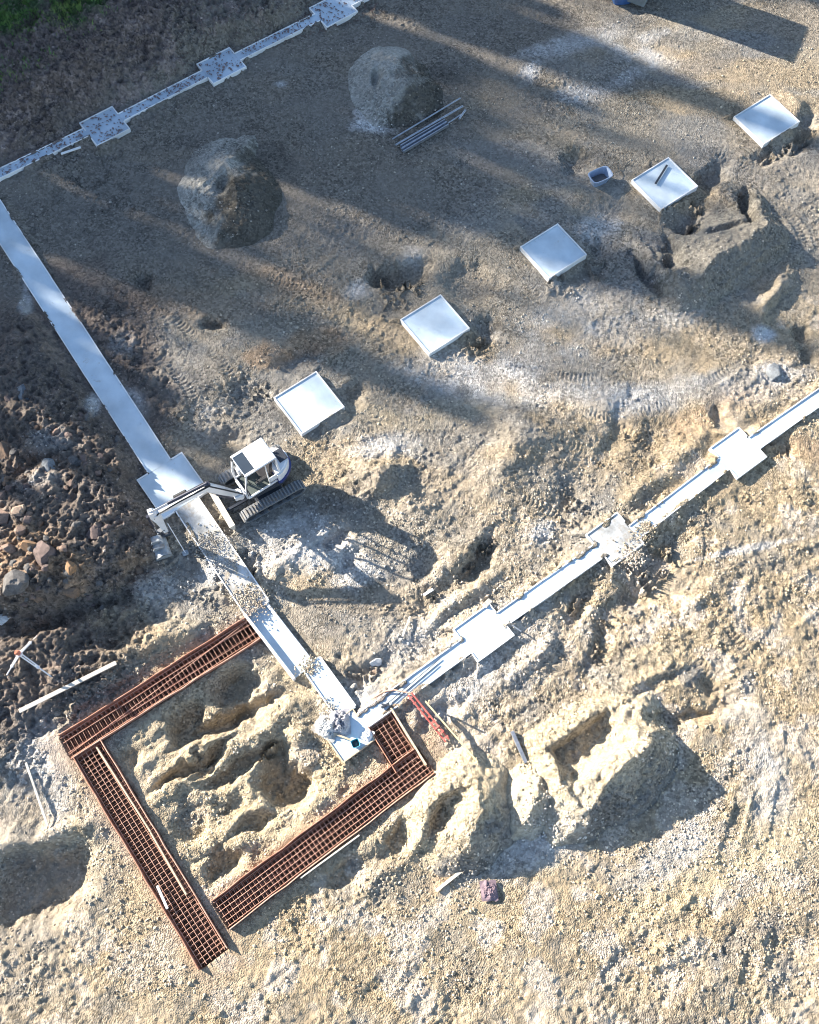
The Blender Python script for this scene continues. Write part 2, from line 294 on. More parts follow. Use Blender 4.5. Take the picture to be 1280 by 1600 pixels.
def ground_mat(name='soil_and_gravel'):
    m = bpy.data.materials.new(name); m.use_nodes = True; t = m.node_tree; n = t.nodes; l = t.links
    p = n['Principled BSDF']; p.inputs['Roughness'].default_value = .95; p.inputs['Specular IOR Level'].default_value = .15
    at = n.new('ShaderNodeAttribute'); at.attribute_name = 'soil'
    geo = n.new('ShaderNodeNewGeometry')
    vo = n.new('ShaderNodeTexVoronoi'); vo.inputs['Scale'].default_value = 13; l.new(geo.outputs['Position'], vo.inputs['Vector'])
    sep = n.new('ShaderNodeSeparateColor'); l.new(vo.outputs['Color'], sep.inputs[0])
    mr = n.new('ShaderNodeMapRange'); mr.inputs['To Min'].default_value = .5; mr.inputs['To Max'].default_value = 1.5; l.new(sep.outputs[0], mr.inputs['Value'])
    nz = n.new('ShaderNodeTexNoise'); nz.inputs['Scale'].default_value = 5; nz.inputs['Detail'].default_value = 8; nz.inputs['Roughness'].default_value = .75; l.new(geo.outputs['Position'], nz.inputs['Vector'])
    mr2 = n.new('ShaderNodeMapRange'); mr2.inputs['From Min'].default_value = .3; mr2.inputs['From Max'].default_value = .7; mr2.inputs['To Min'].default_value = .72; mr2.inputs['To Max'].default_value = 1.28; l.new(nz.outputs['Fac'], mr2.inputs['Value'])
    mu = n.new('ShaderNodeMath'); mu.operation = 'MULTIPLY'; l.new(mr.outputs[0], mu.inputs[0]); l.new(mr2.outputs[0], mu.inputs[1])
    vm = n.new('ShaderNodeVectorMath'); vm.operation = 'SCALE'; l.new(at.outputs['Color'], vm.inputs[0]); l.new(mu.outputs[0], vm.inputs['Scale'])
    nb = n.new('ShaderNodeTexNoise'); nb.inputs['Scale'].default_value = .38; nb.inputs['Detail'].default_value = 4; nb.inputs['Roughness'].default_value = .65; l.new(geo.outputs['Position'], nb.inputs['Vector'])
    rb = n.new('ShaderNodeMapRange'); rb.inputs['From Min'].default_value = .38; rb.inputs['From Max'].default_value = .62; rb.inputs['To Min'].default_value = .42; rb.inputs['To Max'].default_value = 1.0; l.new(nb.outputs['Fac'], rb.inputs['Value'])
    s1 = n.new('ShaderNodeMath'); s1.operation = 'SUBTRACT'; l.new(mu.outputs[0], s1.inputs[0]); s1.inputs[1].default_value = 1.0
    s2 = n.new('ShaderNodeMath'); s2.operation = 'MULTIPLY_ADD'; l.new(s1.outputs[0], s2.inputs[0]); l.new(rb.outputs[0], s2.inputs[1]); s2.inputs[2].default_value = 1.0
    l.new(s2.outputs[0], vm.inputs['Scale'])
    l.new(vm.outputs[0], p.inputs['Base Color'])
    v2 = n.new('ShaderNodeTexVoronoi'); v2.inputs['Scale'].default_value = 20; l.new(geo.outputs['Position'], v2.inputs['Vector'])
    n3 = n.new('ShaderNodeTexNoise'); n3.inputs['Scale'].default_value = 26; n3.inputs['Detail'].default_value = 5; l.new(geo.outputs['Position'], n3.inputs['Vector'])
    ad = n.new('ShaderNodeMath'); ad.operation = 'SUBTRACT'; l.new(n3.outputs['Fac'], ad.inputs[0]); l.new(v2.outputs['Distance'], ad.inputs[1])
    b = n.new('ShaderNodeBump'); l.new(rb.outputs[0], b.inputs['Strength']); b.inputs['Distance'].default_value = .045; l.new(ad.outputs[0], b.inputs['Height']); l.new(b.outputs[0], p.inputs['Normal'])
    return m
GM = ground_mat()
M = dict(
 conc=mat('pale_concrete', (.62, .71, .78), .5, var=.06, scale=1.3, bump=.12, bscale=25, col2=(.50, .61, .70), thr=(.35, .75)),
 conc_dark=mat('darker_concrete', (.40, .50, .60), .45, scale=1.1, bump=.15, bscale=25, col2=(.52, .60, .68), thr=(.35, .7)),  # darker, bluer concrete for the upper strips and footings
 conc_dirty=mat('dusty_concrete', (.60, .62, .63), .6, scale=2.2, bump=.3, bscale=30, col2=(.27, .27, .26), thr=(.42, .70)),
 form=mat('whitened_formwork', (.86, .86, .86), .6, var=.03, scale=5, bump=.1),
 form_wood=mat('formwork_timber', (.62, .52, .38), .7, scale=8, bump=.2, col2=(.40, .33, .24)),
 plank=mat('pale_plank', (.68, .63, .55), .7, scale=7, bump=.2, col2=(.48, .44, .38)),
 rust=mat('rusty_steel', (.30, .135, .085), .8, .15, scale=5, col2=(.46, .27, .20), bump=.2),
 rust_bar=mat('rusty_rebar', (.44, .23, .16), .7, .1, scale=4, col2=(.58, .38, .30)),
 rust_sheet=mat('rusty_mesh_sheet', (.27, .11, .06), .9, 0, scale=5, col2=(.34, .20, .16), bump=.6, bscale=40),
 white=mat('white_paint', (.80, .81, .84), .35, var=.03, scale=3, coat=.3),
 blue=mat('blue_paint', (.035, .05, .20), .35, var=.1, scale=3, coat=.3),
 dark=mat('black_rubber', (.035, .037, .042), .7, scale=8),
 track=mat('dusty_track_rubber', (.17, .185, .21), .8, scale=10, col2=(.26, .27, .28)),
 hyd=mat('dark_hydraulics', (.05, .055, .08), .45, .4, scale=8),
 chrome=mat('chromed_rod', (.7, .7, .72), .2, 1.0, scale=8),
 glassd=mat('tinted_glass', (.05, .065, .085), .08, 0, var=.05, scale=2, spec=.8),
 seat=mat('seat_fabric', (.03, .03, .035), .9, scale=8),
 floor=mat('cab_floor_mat', (.09, .11, .105), .8, scale=5),
 steel=mat('galvanised_steel', (.42, .45, .50), .45, .7, scale=6, col2=(.28, .30, .34)),
 dsteel=mat('dark_steel', (.07, .08, .10), .5, .5, scale=6),
 bucketm=mat('worn_steel_bucket', (.42, .47, .52), .5, .3, scale=4, col2=(.24, .27, .30), bump=.2),
 tub=mat('grey_blue_plastic', (.28, .36, .50), .5, scale=4),
 tubd=mat('blue_plastic', (.06, .14, .36), .45, scale=4),
 mortar=mat('wet_mortar', (.13, .13, .14), .8, scale=9, bump=.4),
 red=mat('red_paint', (.42, .09, .08), .6, scale=6, col2=(.50, .20, .17)),
 yell=mat('pale_yellow_board', (.78, .66, .36), .6, scale=6),
 teal=mat('teal_plastic', (.08, .34, .45), .45, scale=5),
 orange=mat('orange_paint', (.55, .20, .12), .5, scale=5),
 foil=mat('pale_crumpled_sheet', (.50, .49, .52), .6, scale=4, col2=(.24, .235, .26), bump=.3, bscale=9),
 bark=mat('bark', (.09, .065, .045), .9, scale=5, bump=.4),
 needle=mat('dark_needles', (.030, .055, .022), .8, scale=2, col2=(.05, .075, .03)),
 grass=mat('grass_blades', (.10, .25, .06), .7, scale=.7, col2=(.20, .27, .08)),
 leaf=mat('dead_leaves', (.24, .17, .16), .8, scale=2, col2=(.14, .11, .12)),
 pinkm=mat('mauve_fabric', (.22, .16, .19), .8, scale=6),
 cont=mat('container_paint', (.20, .24, .26), .5, scale=2),
)
soil_splash(M['conc']); soil_splash(M['conc_dark'], (.22, .19, .17), 3.0, .58, .72, .7); soil_splash(M['conc_dirty'], lo=.50, hi=.62); soil_splash(M['form'], (.42, .36, .28), 5, .58, .70, .6); soil_splash(M['white'], (.38, .34, .30), 4, .62, .8, .5); soil_splash(M['track'], (.26, .22, .17), 6, .48, .62, .8); soil_splash(M['bucketm'], (.30, .24, .18), 5, .5, .65, .8)
def rock_mat(name, a, b): return mat(name, a, .95, scale=3.5, col2=b, bump=.7, bscale=14, spec=.2)
RM = dict(pink=rock_mat('pinkish_stone', (.29, .205, .165), (.15, .115, .095)), cream=rock_mat('cream_stone', (.42, .32, .25), (.22, .165, .13)), orange=rock_mat('orange_clay', (.36, .21, .11), (.20, .14, .10)),
          grey=rock_mat('grey_stone', (.17, .165, .16), (.085, .08, .08)), mauve=rock_mat('mauve_clay', (.19, .145, .135), (.10, .08, .075)), tan=rock_mat('tan_stone', (.24, .16, .11), (.13, .10, .08)), pale=rock_mat('pale_round_stone', (.62, .62, .60), (.45, .45, .45)), blue=rock_mat('bluish_stone', (.25, .27, .29), (.13, .14, .15)))

# ------------------------------------------------------------------ foundation layout (drives the levelled footprints)
ZT = .17
AX = R_(36.3)
FOOT = [ # px, py, lx(along 36 deg), ly, joined sides, label
 (163.5, 196.5, 1.62, 1.52, (.5, 'ew'), 'leaf-speckled square footing on the upper strip, nearest the left edge', 1),
 (346, 102, 1.72, 1.40, (.5, 'ew'), 'leaf-speckled square footing in the middle of the upper strip', 1),
 (521, 15, 1.72, 1.45, (.5, 'ew'), 'leaf-speckled square footing cut by the top edge of the photo', 1),
 (270, 758, 1.94, 1.90, (1.0, 'ns'), 'white square footing under the excavator boom on the wide left strip', 0),
 (756, 988, 1.62, 1.44, (.6, 'ew'), 'pale square footing on the lower strip, nearest the red board', 0),
 (961, 842, 1.52, 1.50, (.6, 'ew'), 'dusty white square footing in the middle of the lower strip', 0),
 (1154, 707, 1.52, 1.54, (.6, 'ew'), 'clean white square footing on the lower strip nearest the right edge', 0),
]
PADS = [(483, 628.5, 1.97, 1.90, 'isolated square pad nearest the excavator, with small brown marks on its corner'), (680, 506, 2.0, 1.92, 'isolated square pad second from the excavator, half lit white and half blue'),
        (865, 391.5, 2.0, 1.88, 'isolated square pad third from the excavator, with clean pale blue surface'), (1039, 286, 2.1, 1.88, 'isolated square pad with a dark metal bar lying on it'), (1198.5, 186, 2.2, 1.88, 'isolated square pad farthest from the excavator, beside the right edge')]
STRIP = [ # centre line px a -> b, width, z top, dirty, label, group
 ((-22, 281), (131, 208), .52, 0, 'upper foundation strip between the left photo edge and the first speckled footing'),
 ((195, 180), (316, 117), .52, 0, 'upper foundation strip between the first and second speckled footings'),
 ((378, 85), (489, 30), .52, 0, 'upper foundation strip between the second and third speckled footings'),
 ((552, 0), (640, -48), .52, 0, 'short stub of foundation strip leaving the photo at its top edge'),
 ((-22, 312), (245, 722), 1.0, 0, 'long wide bluish foundation strip running from the left edge to the excavator footing'),
 ((297, 795), (402, 950), 1.0, 1, 'wide foundation strip below the excavator boom with a gravel-dusted stretch'),
 ((487, 1036), (541, 1112), .78, 2, 'short bright concrete strip leading into the bottom corner footing'),
 ((571, 1123), (732, 1007), .62, 2, 'lower foundation strip from the corner footing to the first square footing, rods lying on it'),
 ((783, 968), (934, 862), .62, 2, 'lower foundation strip between the first and the dusty middle footing'),
 ((1006, 820), (1128, 727), .62, 2, 'lower foundation strip between the dusty middle footing and the clean right footing'),
 ((1183, 689), (1330, 586), .62, 2, 'lower foundation strip running out of the photo at the right edge'),
]
CORNER = (544, 1149, 1.30, 1.30)
def wdir(a, b): d = b - a; return math.atan2(d.y, d.x)
for i_, f in enumerate(FOOT + [p + (0, 0) for p in PADS] + [(CORNER[0], CORNER[1], CORNER[2], CORNER[3], '')]):
    SPILL[len(KEEP)] = {5: .7, 4: .35, 6: .3, 12: .7, 0: .2, 1: .2, 2: .2}.get(i_, .12)
    c = gp(f[0], f[1], ZT); u = Vector((math.cos(AX), math.sin(AX))); hx = f[2] / 2
    KEEP.append(((c.x - u.x * (hx - f[3] / 2 + .01), c.y - u.y * (hx - f[3] / 2 + .01)), (c.x + u.x * (hx - f[3] / 2 + .01), c.y + u.y * (hx - f[3] / 2 + .01)), f[3] / 2, -.02))
for s in STRIP:
    SPILL[len(KEEP)] = (.22, .45, .45)[s[3]] if s[2] != 1.0 or s[3] else .2
    a = gp(*s[0], ZT); b = gp(*s[1], ZT); KEEP.append(((a.x, a.y), (b.x, b.y), s[2] / 2, -.02))
a = gp(399, 951, .1); b = gp(474, 1048, .1); KEEP.append(((a.x, a.y), (b.x, b.y), .42, -.12)); CHAN = (a, b)
exc = gp(411, 759); KEEP.append(((exc.x - .4, exc.y - .3), (exc.x + .4, exc.y + .3), 1.0, .0))

# ------------------------------------------------------------------ soil colour zones
GREY = (.228, .213, .190); SAND = (.36, .28, .175)
def soil(x, y):
    n1 = fbm(x, y, .35, 4, 50); n2 = fbm(x, y, 1.1, 4, 55); n3 = fbm(x, y, .5, 4, 60)
    c = np.tile(np.array(GREY), (len(x), 1))
    def mix(k, col): 
        nonlocal c
        k = np.clip(k, 0, 1)[:, None]; c = c * (1 - k) + np.array(col) * k
    mix(sst(.25, -.15, n3) * .6, (.27, .228, .17))
    mix(sst(.0, .4, aniso(x, y, -14, .10, .55, 81) + n2 * .3) * .65, (.30, .235, .155)); mix(sst(.05, .5, aniso(x, y, 20, .12, .6, 85) + n2 * .3) * .5, (.16, .155, .15))
    lr = sst(-6, 10, x * .75 - y * .9 - 1 + n1 * 5)                       # sandy fill towards the lower right
    mix(lr * (.55 + .9 * n2), SAND); mix(lr * sst(.0, .4, n2) * .6, (.42, .38, .34))
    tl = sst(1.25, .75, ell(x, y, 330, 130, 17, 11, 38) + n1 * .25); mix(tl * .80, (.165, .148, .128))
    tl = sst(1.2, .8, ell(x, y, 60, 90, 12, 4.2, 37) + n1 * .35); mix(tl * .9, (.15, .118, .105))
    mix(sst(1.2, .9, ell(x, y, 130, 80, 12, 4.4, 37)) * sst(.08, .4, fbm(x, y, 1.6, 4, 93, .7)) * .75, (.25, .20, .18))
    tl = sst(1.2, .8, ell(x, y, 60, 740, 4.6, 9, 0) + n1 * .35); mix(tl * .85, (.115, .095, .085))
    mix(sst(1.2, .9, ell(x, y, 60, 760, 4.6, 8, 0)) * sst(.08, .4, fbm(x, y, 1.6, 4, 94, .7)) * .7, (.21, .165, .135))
    def blot(px, py, rx, ry, an, col, s=1.0, e=.5): mix(sst(1 + e * .6, 1 - e, ell(x, y, px, py, rx, ry, an) + n2 * .7) * s, col)
    for q in [(25, 35, 3.0, 2.2, 20), (150, 55, 1.2, 1.2, 60), (170, 5, 2.5, .8, 10)]: blot(*q, (.06, .10, .04), .95)
    for q in [(495, 535, 1.5, .6, 10, .8), (420, 560, 1.0, .5, 10, .7), (60, 880, 1.2, 1.2, 0, .6), (130, 910, .7, .7, 0, .6), (215, 890, .8, .5, 0, .5), (600, 1105, 1.4, .3, 30, .5), (300, 470, 3, .7, -10, .3), (665, 1150, .6, 1.0, -40, .35),
              (1120, 640, 2.5, .6, 30, .4), (720, 1350, 1.2, .4, 40, .5), (1240, 700, 1.2, .6, 0, .5), (440, 440, 2.5, .6, -15, .45)]: blot(*q[:5], (.33, .22, .135), q[5] * .8)
    for q in [(585, 195, .75, .5, 0, 1), (572, 175, .5, .3, 0, .8), (830, 110, .9, .5, 60, .75), (900, 70, 2.0, .6, 25, .55), (840, 80, 1.2, .4, 20, .5), (1010, 90, 1.8, .5, -15, .6), (900, 150, .8, .5, 0, .5), (980, 120, 1.6, .4, 40, .4), (1010, 60, 1.2, .4, 30, .5),
              (1194, 522, .5, .35, 0, .95), (1215, 582, .9, .5, 0, .6), (1180, 600, 2.0, .8, 20, .3), (440, 131, .3, .2, 0, .6), (150, 632, .22, .6, 0, .7), (42, 470, .2, 1.2, 10, .5), (210, 630, .7, .5, -40, .5), (70, 770, .9, .5, 0, .3), (100, 705, .9, .5, 0, .3),
              (510, 850, 1.1, .9, 30, .7), (560, 895, 1.0, .5, 20, .6), (430, 870, 1.1, 1.2, 30, .55), (450, 820, .9, .4, 30, .5), (580, 700, 1.6, .5, 10, .6), (740, 590, 2.2, .8, 0, .45), (690, 570, 1.6, 1.2, 0, .4), (330, 640, .6, .4, 0, .3), (560, 450, .6, .5, 30, .6), (650, 400, .5, .6, 0, .4),
              (940, 350, 1.0, .6, 20, .6), (820, 560, 1.8, 1.0, 20, .35), (900, 480, 3.0, 1.0, 20, .35), (1020, 500, 2.5, .8, 20, .35), (60, 1200, .8, 1.6, 20, .45), (90, 1260, .6, 1.0, 0, .4), (840, 830, .7, .4, 20, .7), (560, 1090, 1.2, .8, 20, .55), (340, 890, .9, .5, 30, .6),
              (720, 1080, 1.6, .8, 30, .5), (800, 1000, 2.6, 1.6, 20, .3), (1000, 620, 2.6, .7, 10, .5), (880, 610, 2.6, .6, 0, .5), (650, 1000, 1.6, .8, 30, .4), (830, 1330, 2.2, .6, 20, .55), (860, 1290, 1.6, .8, 20, .5), (1060, 1330, 1.4, .7, 40, .45), (1200, 1220, .8, 2.6, 10, .4),
              (190, 540, .5, .5, 0, .3), (250, 920, .7, .6, 0, .4), (1180, 855, 2.2, .12, 12, .5), (330, 260, .7, 1.0, 0, .35)]: blot(*q[:5], (.48, .48, .48), q[5] * .92, .75)
    for q in [(1130, 1360, 4, .6, 25, .7), (1050, 1010, 1.8, .6, 20, .4), (900, 1150, 2, .8, 20, .6), (1210, 1330, 2, .8, 20, .6), (780, 1220, 1.2, 1.2, 0, .4), (300, 1180, 4.5, 3.0, 35, .55), (450, 1280, 3.5, 2.0, 35, .5), (680, 1260, 2.5, 2.0, 0, .5), (700, 640, 1.5, .5, 0, .4), (620, 655, 2.2, .5, -10, .4), (910, 700, 1.2, .4, 0, .4)]: blot(*q[:5], (.40, .325, .215), q[5])
    mix(sst(.30, .62, fbm(x, y, 2.3, 3, 70)) * .3, (.13, .115, .10))
    for q in [(415, 275, 1.5, 2.2, 0), (700, 125, 1.5, 1.1, 0)]: blot(*q, (.11, .10, .088), .8, .9)  # painted shade: lee side of the two upper heaps carried onto the ground
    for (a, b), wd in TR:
        d, n = seg_d(x, y, (a.x, a.y), (b.x, b.y)); dx, dy = b.x - a.x, b.y - a.y; L_ = math.hypot(dx, dy); t_ = ((x - a.x) * dx + (y - a.y) * dy) / L_; mix(((n < wd / 2 + .02) & (t_ > 0) & (t_ < L_)) * .9, (.05, .04, .035)); mix(sst(wd / 2 + .5, wd / 2, d) * .25, (.30, .2, .15))  # trench floor painted near black, deepening its low-sun shade; brownish tint along the rim
    return np.clip(c, .01, .85)
def grid_mesh(name, xs, ys, hfun, mask=None, m=GM, colf=soil):
    X, Y = np.meshgrid(xs, ys); sh = X.shape; x = X.ravel(); y = Y.ravel(); z = hfun(x, y)
    n, k = sh; idx = np.arange(n * k).reshape(n, k)
    F = np.stack([idx[:-1, :-1], idx[:-1, 1:], idx[1:, 1:], idx[1:, :-1]], -1).reshape(-1, 4)
    if mask is not None:
        mk = mask(x, y); F = F[mk[F].any(1)]; used = np.unique(F); re = np.full(n * k, -1); re[used] = np.arange(len(used)); F = re[F]; x = x[used]; y = y[used]; z = z[used]
    me = bpy.data.meshes.new(name); me.vertices.add(len(x)); me.vertices.foreach_set('co', np.stack([x, y, z], 1).astype('f').ravel())
    me.loops.add(len(F) * 4); me.loops.foreach_set('vertex_index', F.ravel().astype('i')); me.polygons.add(len(F))
    me.polygons.foreach_set('loop_start', (np.arange(len(F)) * 4).astype('i')); me.update(calc_edges=True)
    me.polygons.foreach_set('use_smooth', np.ones(len(F), bool))
    c = colf(x, y); at = me.color_attributes.new('soil', 'FLOAT_COLOR', 'POINT'); at.data.foreach_set('color', np.concatenate([c, np.ones((len(x), 1))], 1).astype('f').ravel())
    me.materials.append(m); o = bpy.data.objects.new(name, me); COL.objects.link(o); return o
def far(a, b, n): t = np.linspace(0, 1, n + 1)[1:]; return a + (b - a) * t ** 3.2
STEP = .043
xs = np.concatenate([far(-21, -2500, 26)[::-1], np.arange(-21, 21.5, STEP), far(21.5, 2500, 26)])
ys = np.concatenate([far(-18.5, -2500, 26)[::-1], np.arange(-18.5, 28, STEP), far(28, 2500, 26)])
def Hg(x, y):
    z = H(x, y); r = np.hypot(x, y - 5); return np.where(r > 60, z * 0, z)
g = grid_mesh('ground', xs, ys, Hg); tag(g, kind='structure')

# ------------------------------------------------------------------ heaps of gravel and soil
PILES = [ # label, crest lines [(px, py, height)...], hollows, base tint, seed
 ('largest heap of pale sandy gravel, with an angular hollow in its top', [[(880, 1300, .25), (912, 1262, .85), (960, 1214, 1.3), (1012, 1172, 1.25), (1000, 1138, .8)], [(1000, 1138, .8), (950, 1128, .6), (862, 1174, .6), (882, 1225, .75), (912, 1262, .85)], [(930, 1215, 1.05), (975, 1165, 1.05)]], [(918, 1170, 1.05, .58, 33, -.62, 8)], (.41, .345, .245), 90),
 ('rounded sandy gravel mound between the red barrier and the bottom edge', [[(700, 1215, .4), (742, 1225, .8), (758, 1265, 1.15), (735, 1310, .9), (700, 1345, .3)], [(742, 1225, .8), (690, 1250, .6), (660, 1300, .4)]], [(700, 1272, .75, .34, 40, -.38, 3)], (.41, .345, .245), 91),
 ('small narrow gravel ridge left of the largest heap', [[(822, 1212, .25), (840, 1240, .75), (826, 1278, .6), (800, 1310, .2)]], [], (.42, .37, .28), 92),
 ('grey gravel heap with shade tinted into its right flank inside the upper left of the plot', [[(385, 222, .3), (352, 250, .75), (368, 285, .95), (372, 318, .8), (345, 335, .3)], [(352, 250, .75), (318, 285, .5)]], [(352, 300, .35, .6, -20, -.4, 4)], None, 93),
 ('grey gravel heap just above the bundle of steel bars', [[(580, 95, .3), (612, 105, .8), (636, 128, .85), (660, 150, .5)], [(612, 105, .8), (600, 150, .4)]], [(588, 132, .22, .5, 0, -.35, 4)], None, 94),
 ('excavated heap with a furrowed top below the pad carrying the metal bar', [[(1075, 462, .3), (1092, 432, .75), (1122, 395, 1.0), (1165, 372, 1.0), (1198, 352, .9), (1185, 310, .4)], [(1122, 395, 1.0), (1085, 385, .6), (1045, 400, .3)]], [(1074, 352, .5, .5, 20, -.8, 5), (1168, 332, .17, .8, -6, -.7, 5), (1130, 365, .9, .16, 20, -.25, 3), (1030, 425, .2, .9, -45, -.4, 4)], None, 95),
]
def pile_h(x, y, P_, sd):
    crest, hol = P_
    wk = .17 if sd > 92 else .26; wx = x + fbm(x, y, .9, 4, sd, .5) * wk; wy = y + fbm(x, y, .9, 4, sd + 5, .5) * wk; sl = {93: (.40, .52), 94: (.38, .5), 95: (.48, .66)}.get(sd, (.58, .84)); z = np.full(len(x), -9.0)
    cs, sn = math.cos(SUN_DIR), math.sin(SUN_DIR)
    for ln in crest:
        Q = [(gp(a, b, h), h) for a, b, h in ln]
        for (p, h0), (q, h1) in zip(Q[:-1], Q[1:]):
            dx, dy = q.x - p.x, q.y - p.y; L2 = dx * dx + dy * dy; t = np.clip(((wx - p.x) * dx + (wy - p.y) * dy) / L2, 0, 1)
            ex = wx - p.x - t * dx; ey = wy - p.y - t * dy; dd = np.hypot(ex, ey); lee = sst(-.3, .5, (ex * cs + ey * sn) / np.maximum(dd, .05))
            z = np.maximum(z, h0 + (h1 - h0) * t - dd * (sl[0] + (sl[1] - sl[0]) * lee))
    z = np.maximum(z, 0)
    for p in hol:
        if p[6] == 8:
            c = gp(p[0], p[1]); ca, sa = math.cos(R_(p[4])), math.sin(R_(p[4])); dx = .65 * x + .35 * wx - c.x; dy = .65 * y + .35 * wy - c.y
            r = np.maximum(np.abs(dx * ca + dy * sa) / p[2], np.abs(-dx * sa + dy * ca) / p[3]) * .9
        else: r = ell(wx, wy, *p[:5])
        z = np.where(z > .02, np.maximum(z + p[5] * np.exp(-r ** p[6]), .02), z)
    return z
def near_any(x, y): return None
for lab, crest, hol, tint, sd_ in PILES:
    pts_ = [gp(a, b) for ln in crest for a, b, h in ln]; X0 = min(p.x for p in pts_) - 2.6; X1 = max(p.x for p in pts_) + 2.6; Y0 = min(p.y for p in pts_) - 2.6; Y1 = max(p.y for p in pts_) + 2.6
    def hf(x, y, P_=(crest, hol), sd_=sd_):
        ph = pile_h(x, y, P_, sd_); k = np.clip(ph * 3, 0, 1)
        return H(x, y) + ph - .03 * (1 - k) + k * (fbm(x, y, 5.5, 3, sd_ + 9, .6) * .07 + np.abs(fbm(x, y, 1.8, 3, sd_ + 12)) * (.06 if sd_ > 92 else .10) - .02)
    def mk(x, y, P_=(crest, hol), sd_=sd_): return pile_h(x, y, P_, sd_) > .012
    def cf(x, y, tint=tint, sd_=sd_, crest=crest):
        c_ = soil(x, y); n = fbm(x, y, .9, 4, sd_ + 20, .65)
        if tint:
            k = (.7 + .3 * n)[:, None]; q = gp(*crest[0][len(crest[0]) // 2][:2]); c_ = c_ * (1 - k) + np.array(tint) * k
            s = (sst(.1, 1.0, (x - q.x) * .6 - (y - q.y) * .8 + n * .9) * .85)[:, None]; return c_ * (1 - s) + np.array((.165, .16, .155)) * s  # grey stones, darkened in the colour to strengthen the lee shade
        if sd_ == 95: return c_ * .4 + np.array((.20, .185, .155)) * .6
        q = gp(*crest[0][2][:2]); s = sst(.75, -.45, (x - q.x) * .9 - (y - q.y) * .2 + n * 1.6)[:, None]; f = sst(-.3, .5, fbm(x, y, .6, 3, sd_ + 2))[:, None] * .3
        g = (1 - s) * np.array((.09, .083, .07)) + s * np.array((.31, .30, .27)) * (1 + .3 * n[:, None]); return g * (1 - f) + c_ * f  # lee shade put into the colour: dark right flank, brighter left flank
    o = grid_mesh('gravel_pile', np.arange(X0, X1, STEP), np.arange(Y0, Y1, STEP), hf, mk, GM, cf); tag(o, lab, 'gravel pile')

# ------------------------------------------------------------------ stones
def stone_mesh(seed, sub=2, rough=.25):
    bm = bmesh.new(); bmesh.ops.create_icosphere(bm, subdivisions=sub, radius=1); r = random.Random(seed); off = Vector((r.random() * 50, r.random() * 50, r.random() * 50))
    from mathutils import noise
    for v in bm.verts:
        p = v.co.normalized(); k = 1 + rough * noise.noise(p * 1.3 + off) * 2 + rough * .6 * noise.noise(p * 3.1 + off) + .12 * rough * noise.noise(p * 7 + off) * 3
        v.co = p * (k + .10 * noise.noise(p * 5 + off) + .06 * abs(noise.noise(p * 11 + off)))
    for _ in range(16):
        d = Vector((r.uniform(-1, 1), r.uniform(-1, 1), r.uniform(-.3, 1))).normalized(); lim = r.uniform(.55, .82)
        for v in bm.verts:
            t = v.co.dot(d)
            if t > lim: v.co -= d * (t - lim) * .96
    me = bpy.data.meshes.new('boulder'); bm.to_mesh(me); bm.free(); return me
def boulder(px, py, r, kind, label=None, group=None, sq=.7, rz=None):
    me = stone_mesh(int(px * 7 + py), 4); me.materials.append(RM[kind]); o = bpy.data.objects.new('boulder', me); COL.objects.link(o)
    c = gp(px, py); z = hz(c.x, c.y); o.location = (c.x, c.y, z + r * sq * -.06); o.scale = (r * 1.15, r * .85, r * sq); o.rotation_euler = (random.uniform(-.2, .2), random.uniform(-.2, .2), random.uniform(0, 6) if rz is None else rz)
    return tag(o, label, 'boulder' if r > .25 else 'stone', group)
for a in [(16, 797, .45, 'pink', 'pinkish broken boulder on top of the left heap, close to the photo edge'), (4, 872, .62, 'cream', 'largest cream-pink boulder cut by the left photo edge'), (22, 832, .40, 'pink', 'pink boulder between the cream boulder and the broken one above it'),
          (52, 822, .30, 'cream', 'small pale pink stone right of the pink boulder'), (55, 852, .24, 'pink', 'small pink stone above the orange clay block'), (38, 880, .26, 'pink', 'rosy stone touching the left of the orange clay block'), (66, 874, .34, 'orange', 'bright orange clay block on the left heap'),
          (90, 886, .55, 'mauve', 'mauve-grey clay block against the right of the orange block'), (128, 908, .26, 'orange', 'yellow-orange clay lump standing alone right of the mauve block'), (124, 936, .32, 'tan', 'tan lump just below the yellow-orange clay lump'),
          (9, 973, .30, 'pale', 'smooth round pale grey stone at the left photo edge'), (48, 932, .60, 'grey', 'broad flat dark grey slab of rock near the left edge'), (20, 718, .55, 'tan', 'flat brown block lying alone near the left photo edge'),
          (50, 628, .42, 'blue', 'bluish grey boulder left of the long wide strip'), (163, 848, .38, 'mauve', 'grey-brown boulder left of the excavator bucket'), (219, 892, .32, 'tan', 'reddish broken stone below left of the excavator bucket'),
          (128, 735, .26, 'grey', 'grey stone among dark clods left of the excavator footing'), (90, 745, .36, 'blue', 'blue-grey block between brown block and dark clods'), (588, 1032, .22, 'pale', 'white round stone, upper of the two near the lower strip'),
          (587, 1048, .17, 'cream', 'white round stone, lower of the two near the lower strip'), (1208, 580, .50, 'blue', 'rounded blue-grey cement lump near the right edge')]:
    boulder(*a)
rs = random.Random(5)
for i in range(105):
    px = rs.uniform(2, 190); py = rs.uniform(640, 960)
    boulder(px, py, rs.uniform(.07, .2), rs.choice(['grey', 'mauve', 'mauve', 'grey', 'tan', 'grey', 'pink']), 'fist to head sized broken stone lying among the clods of the left heap', 'loose stones on the left heap')

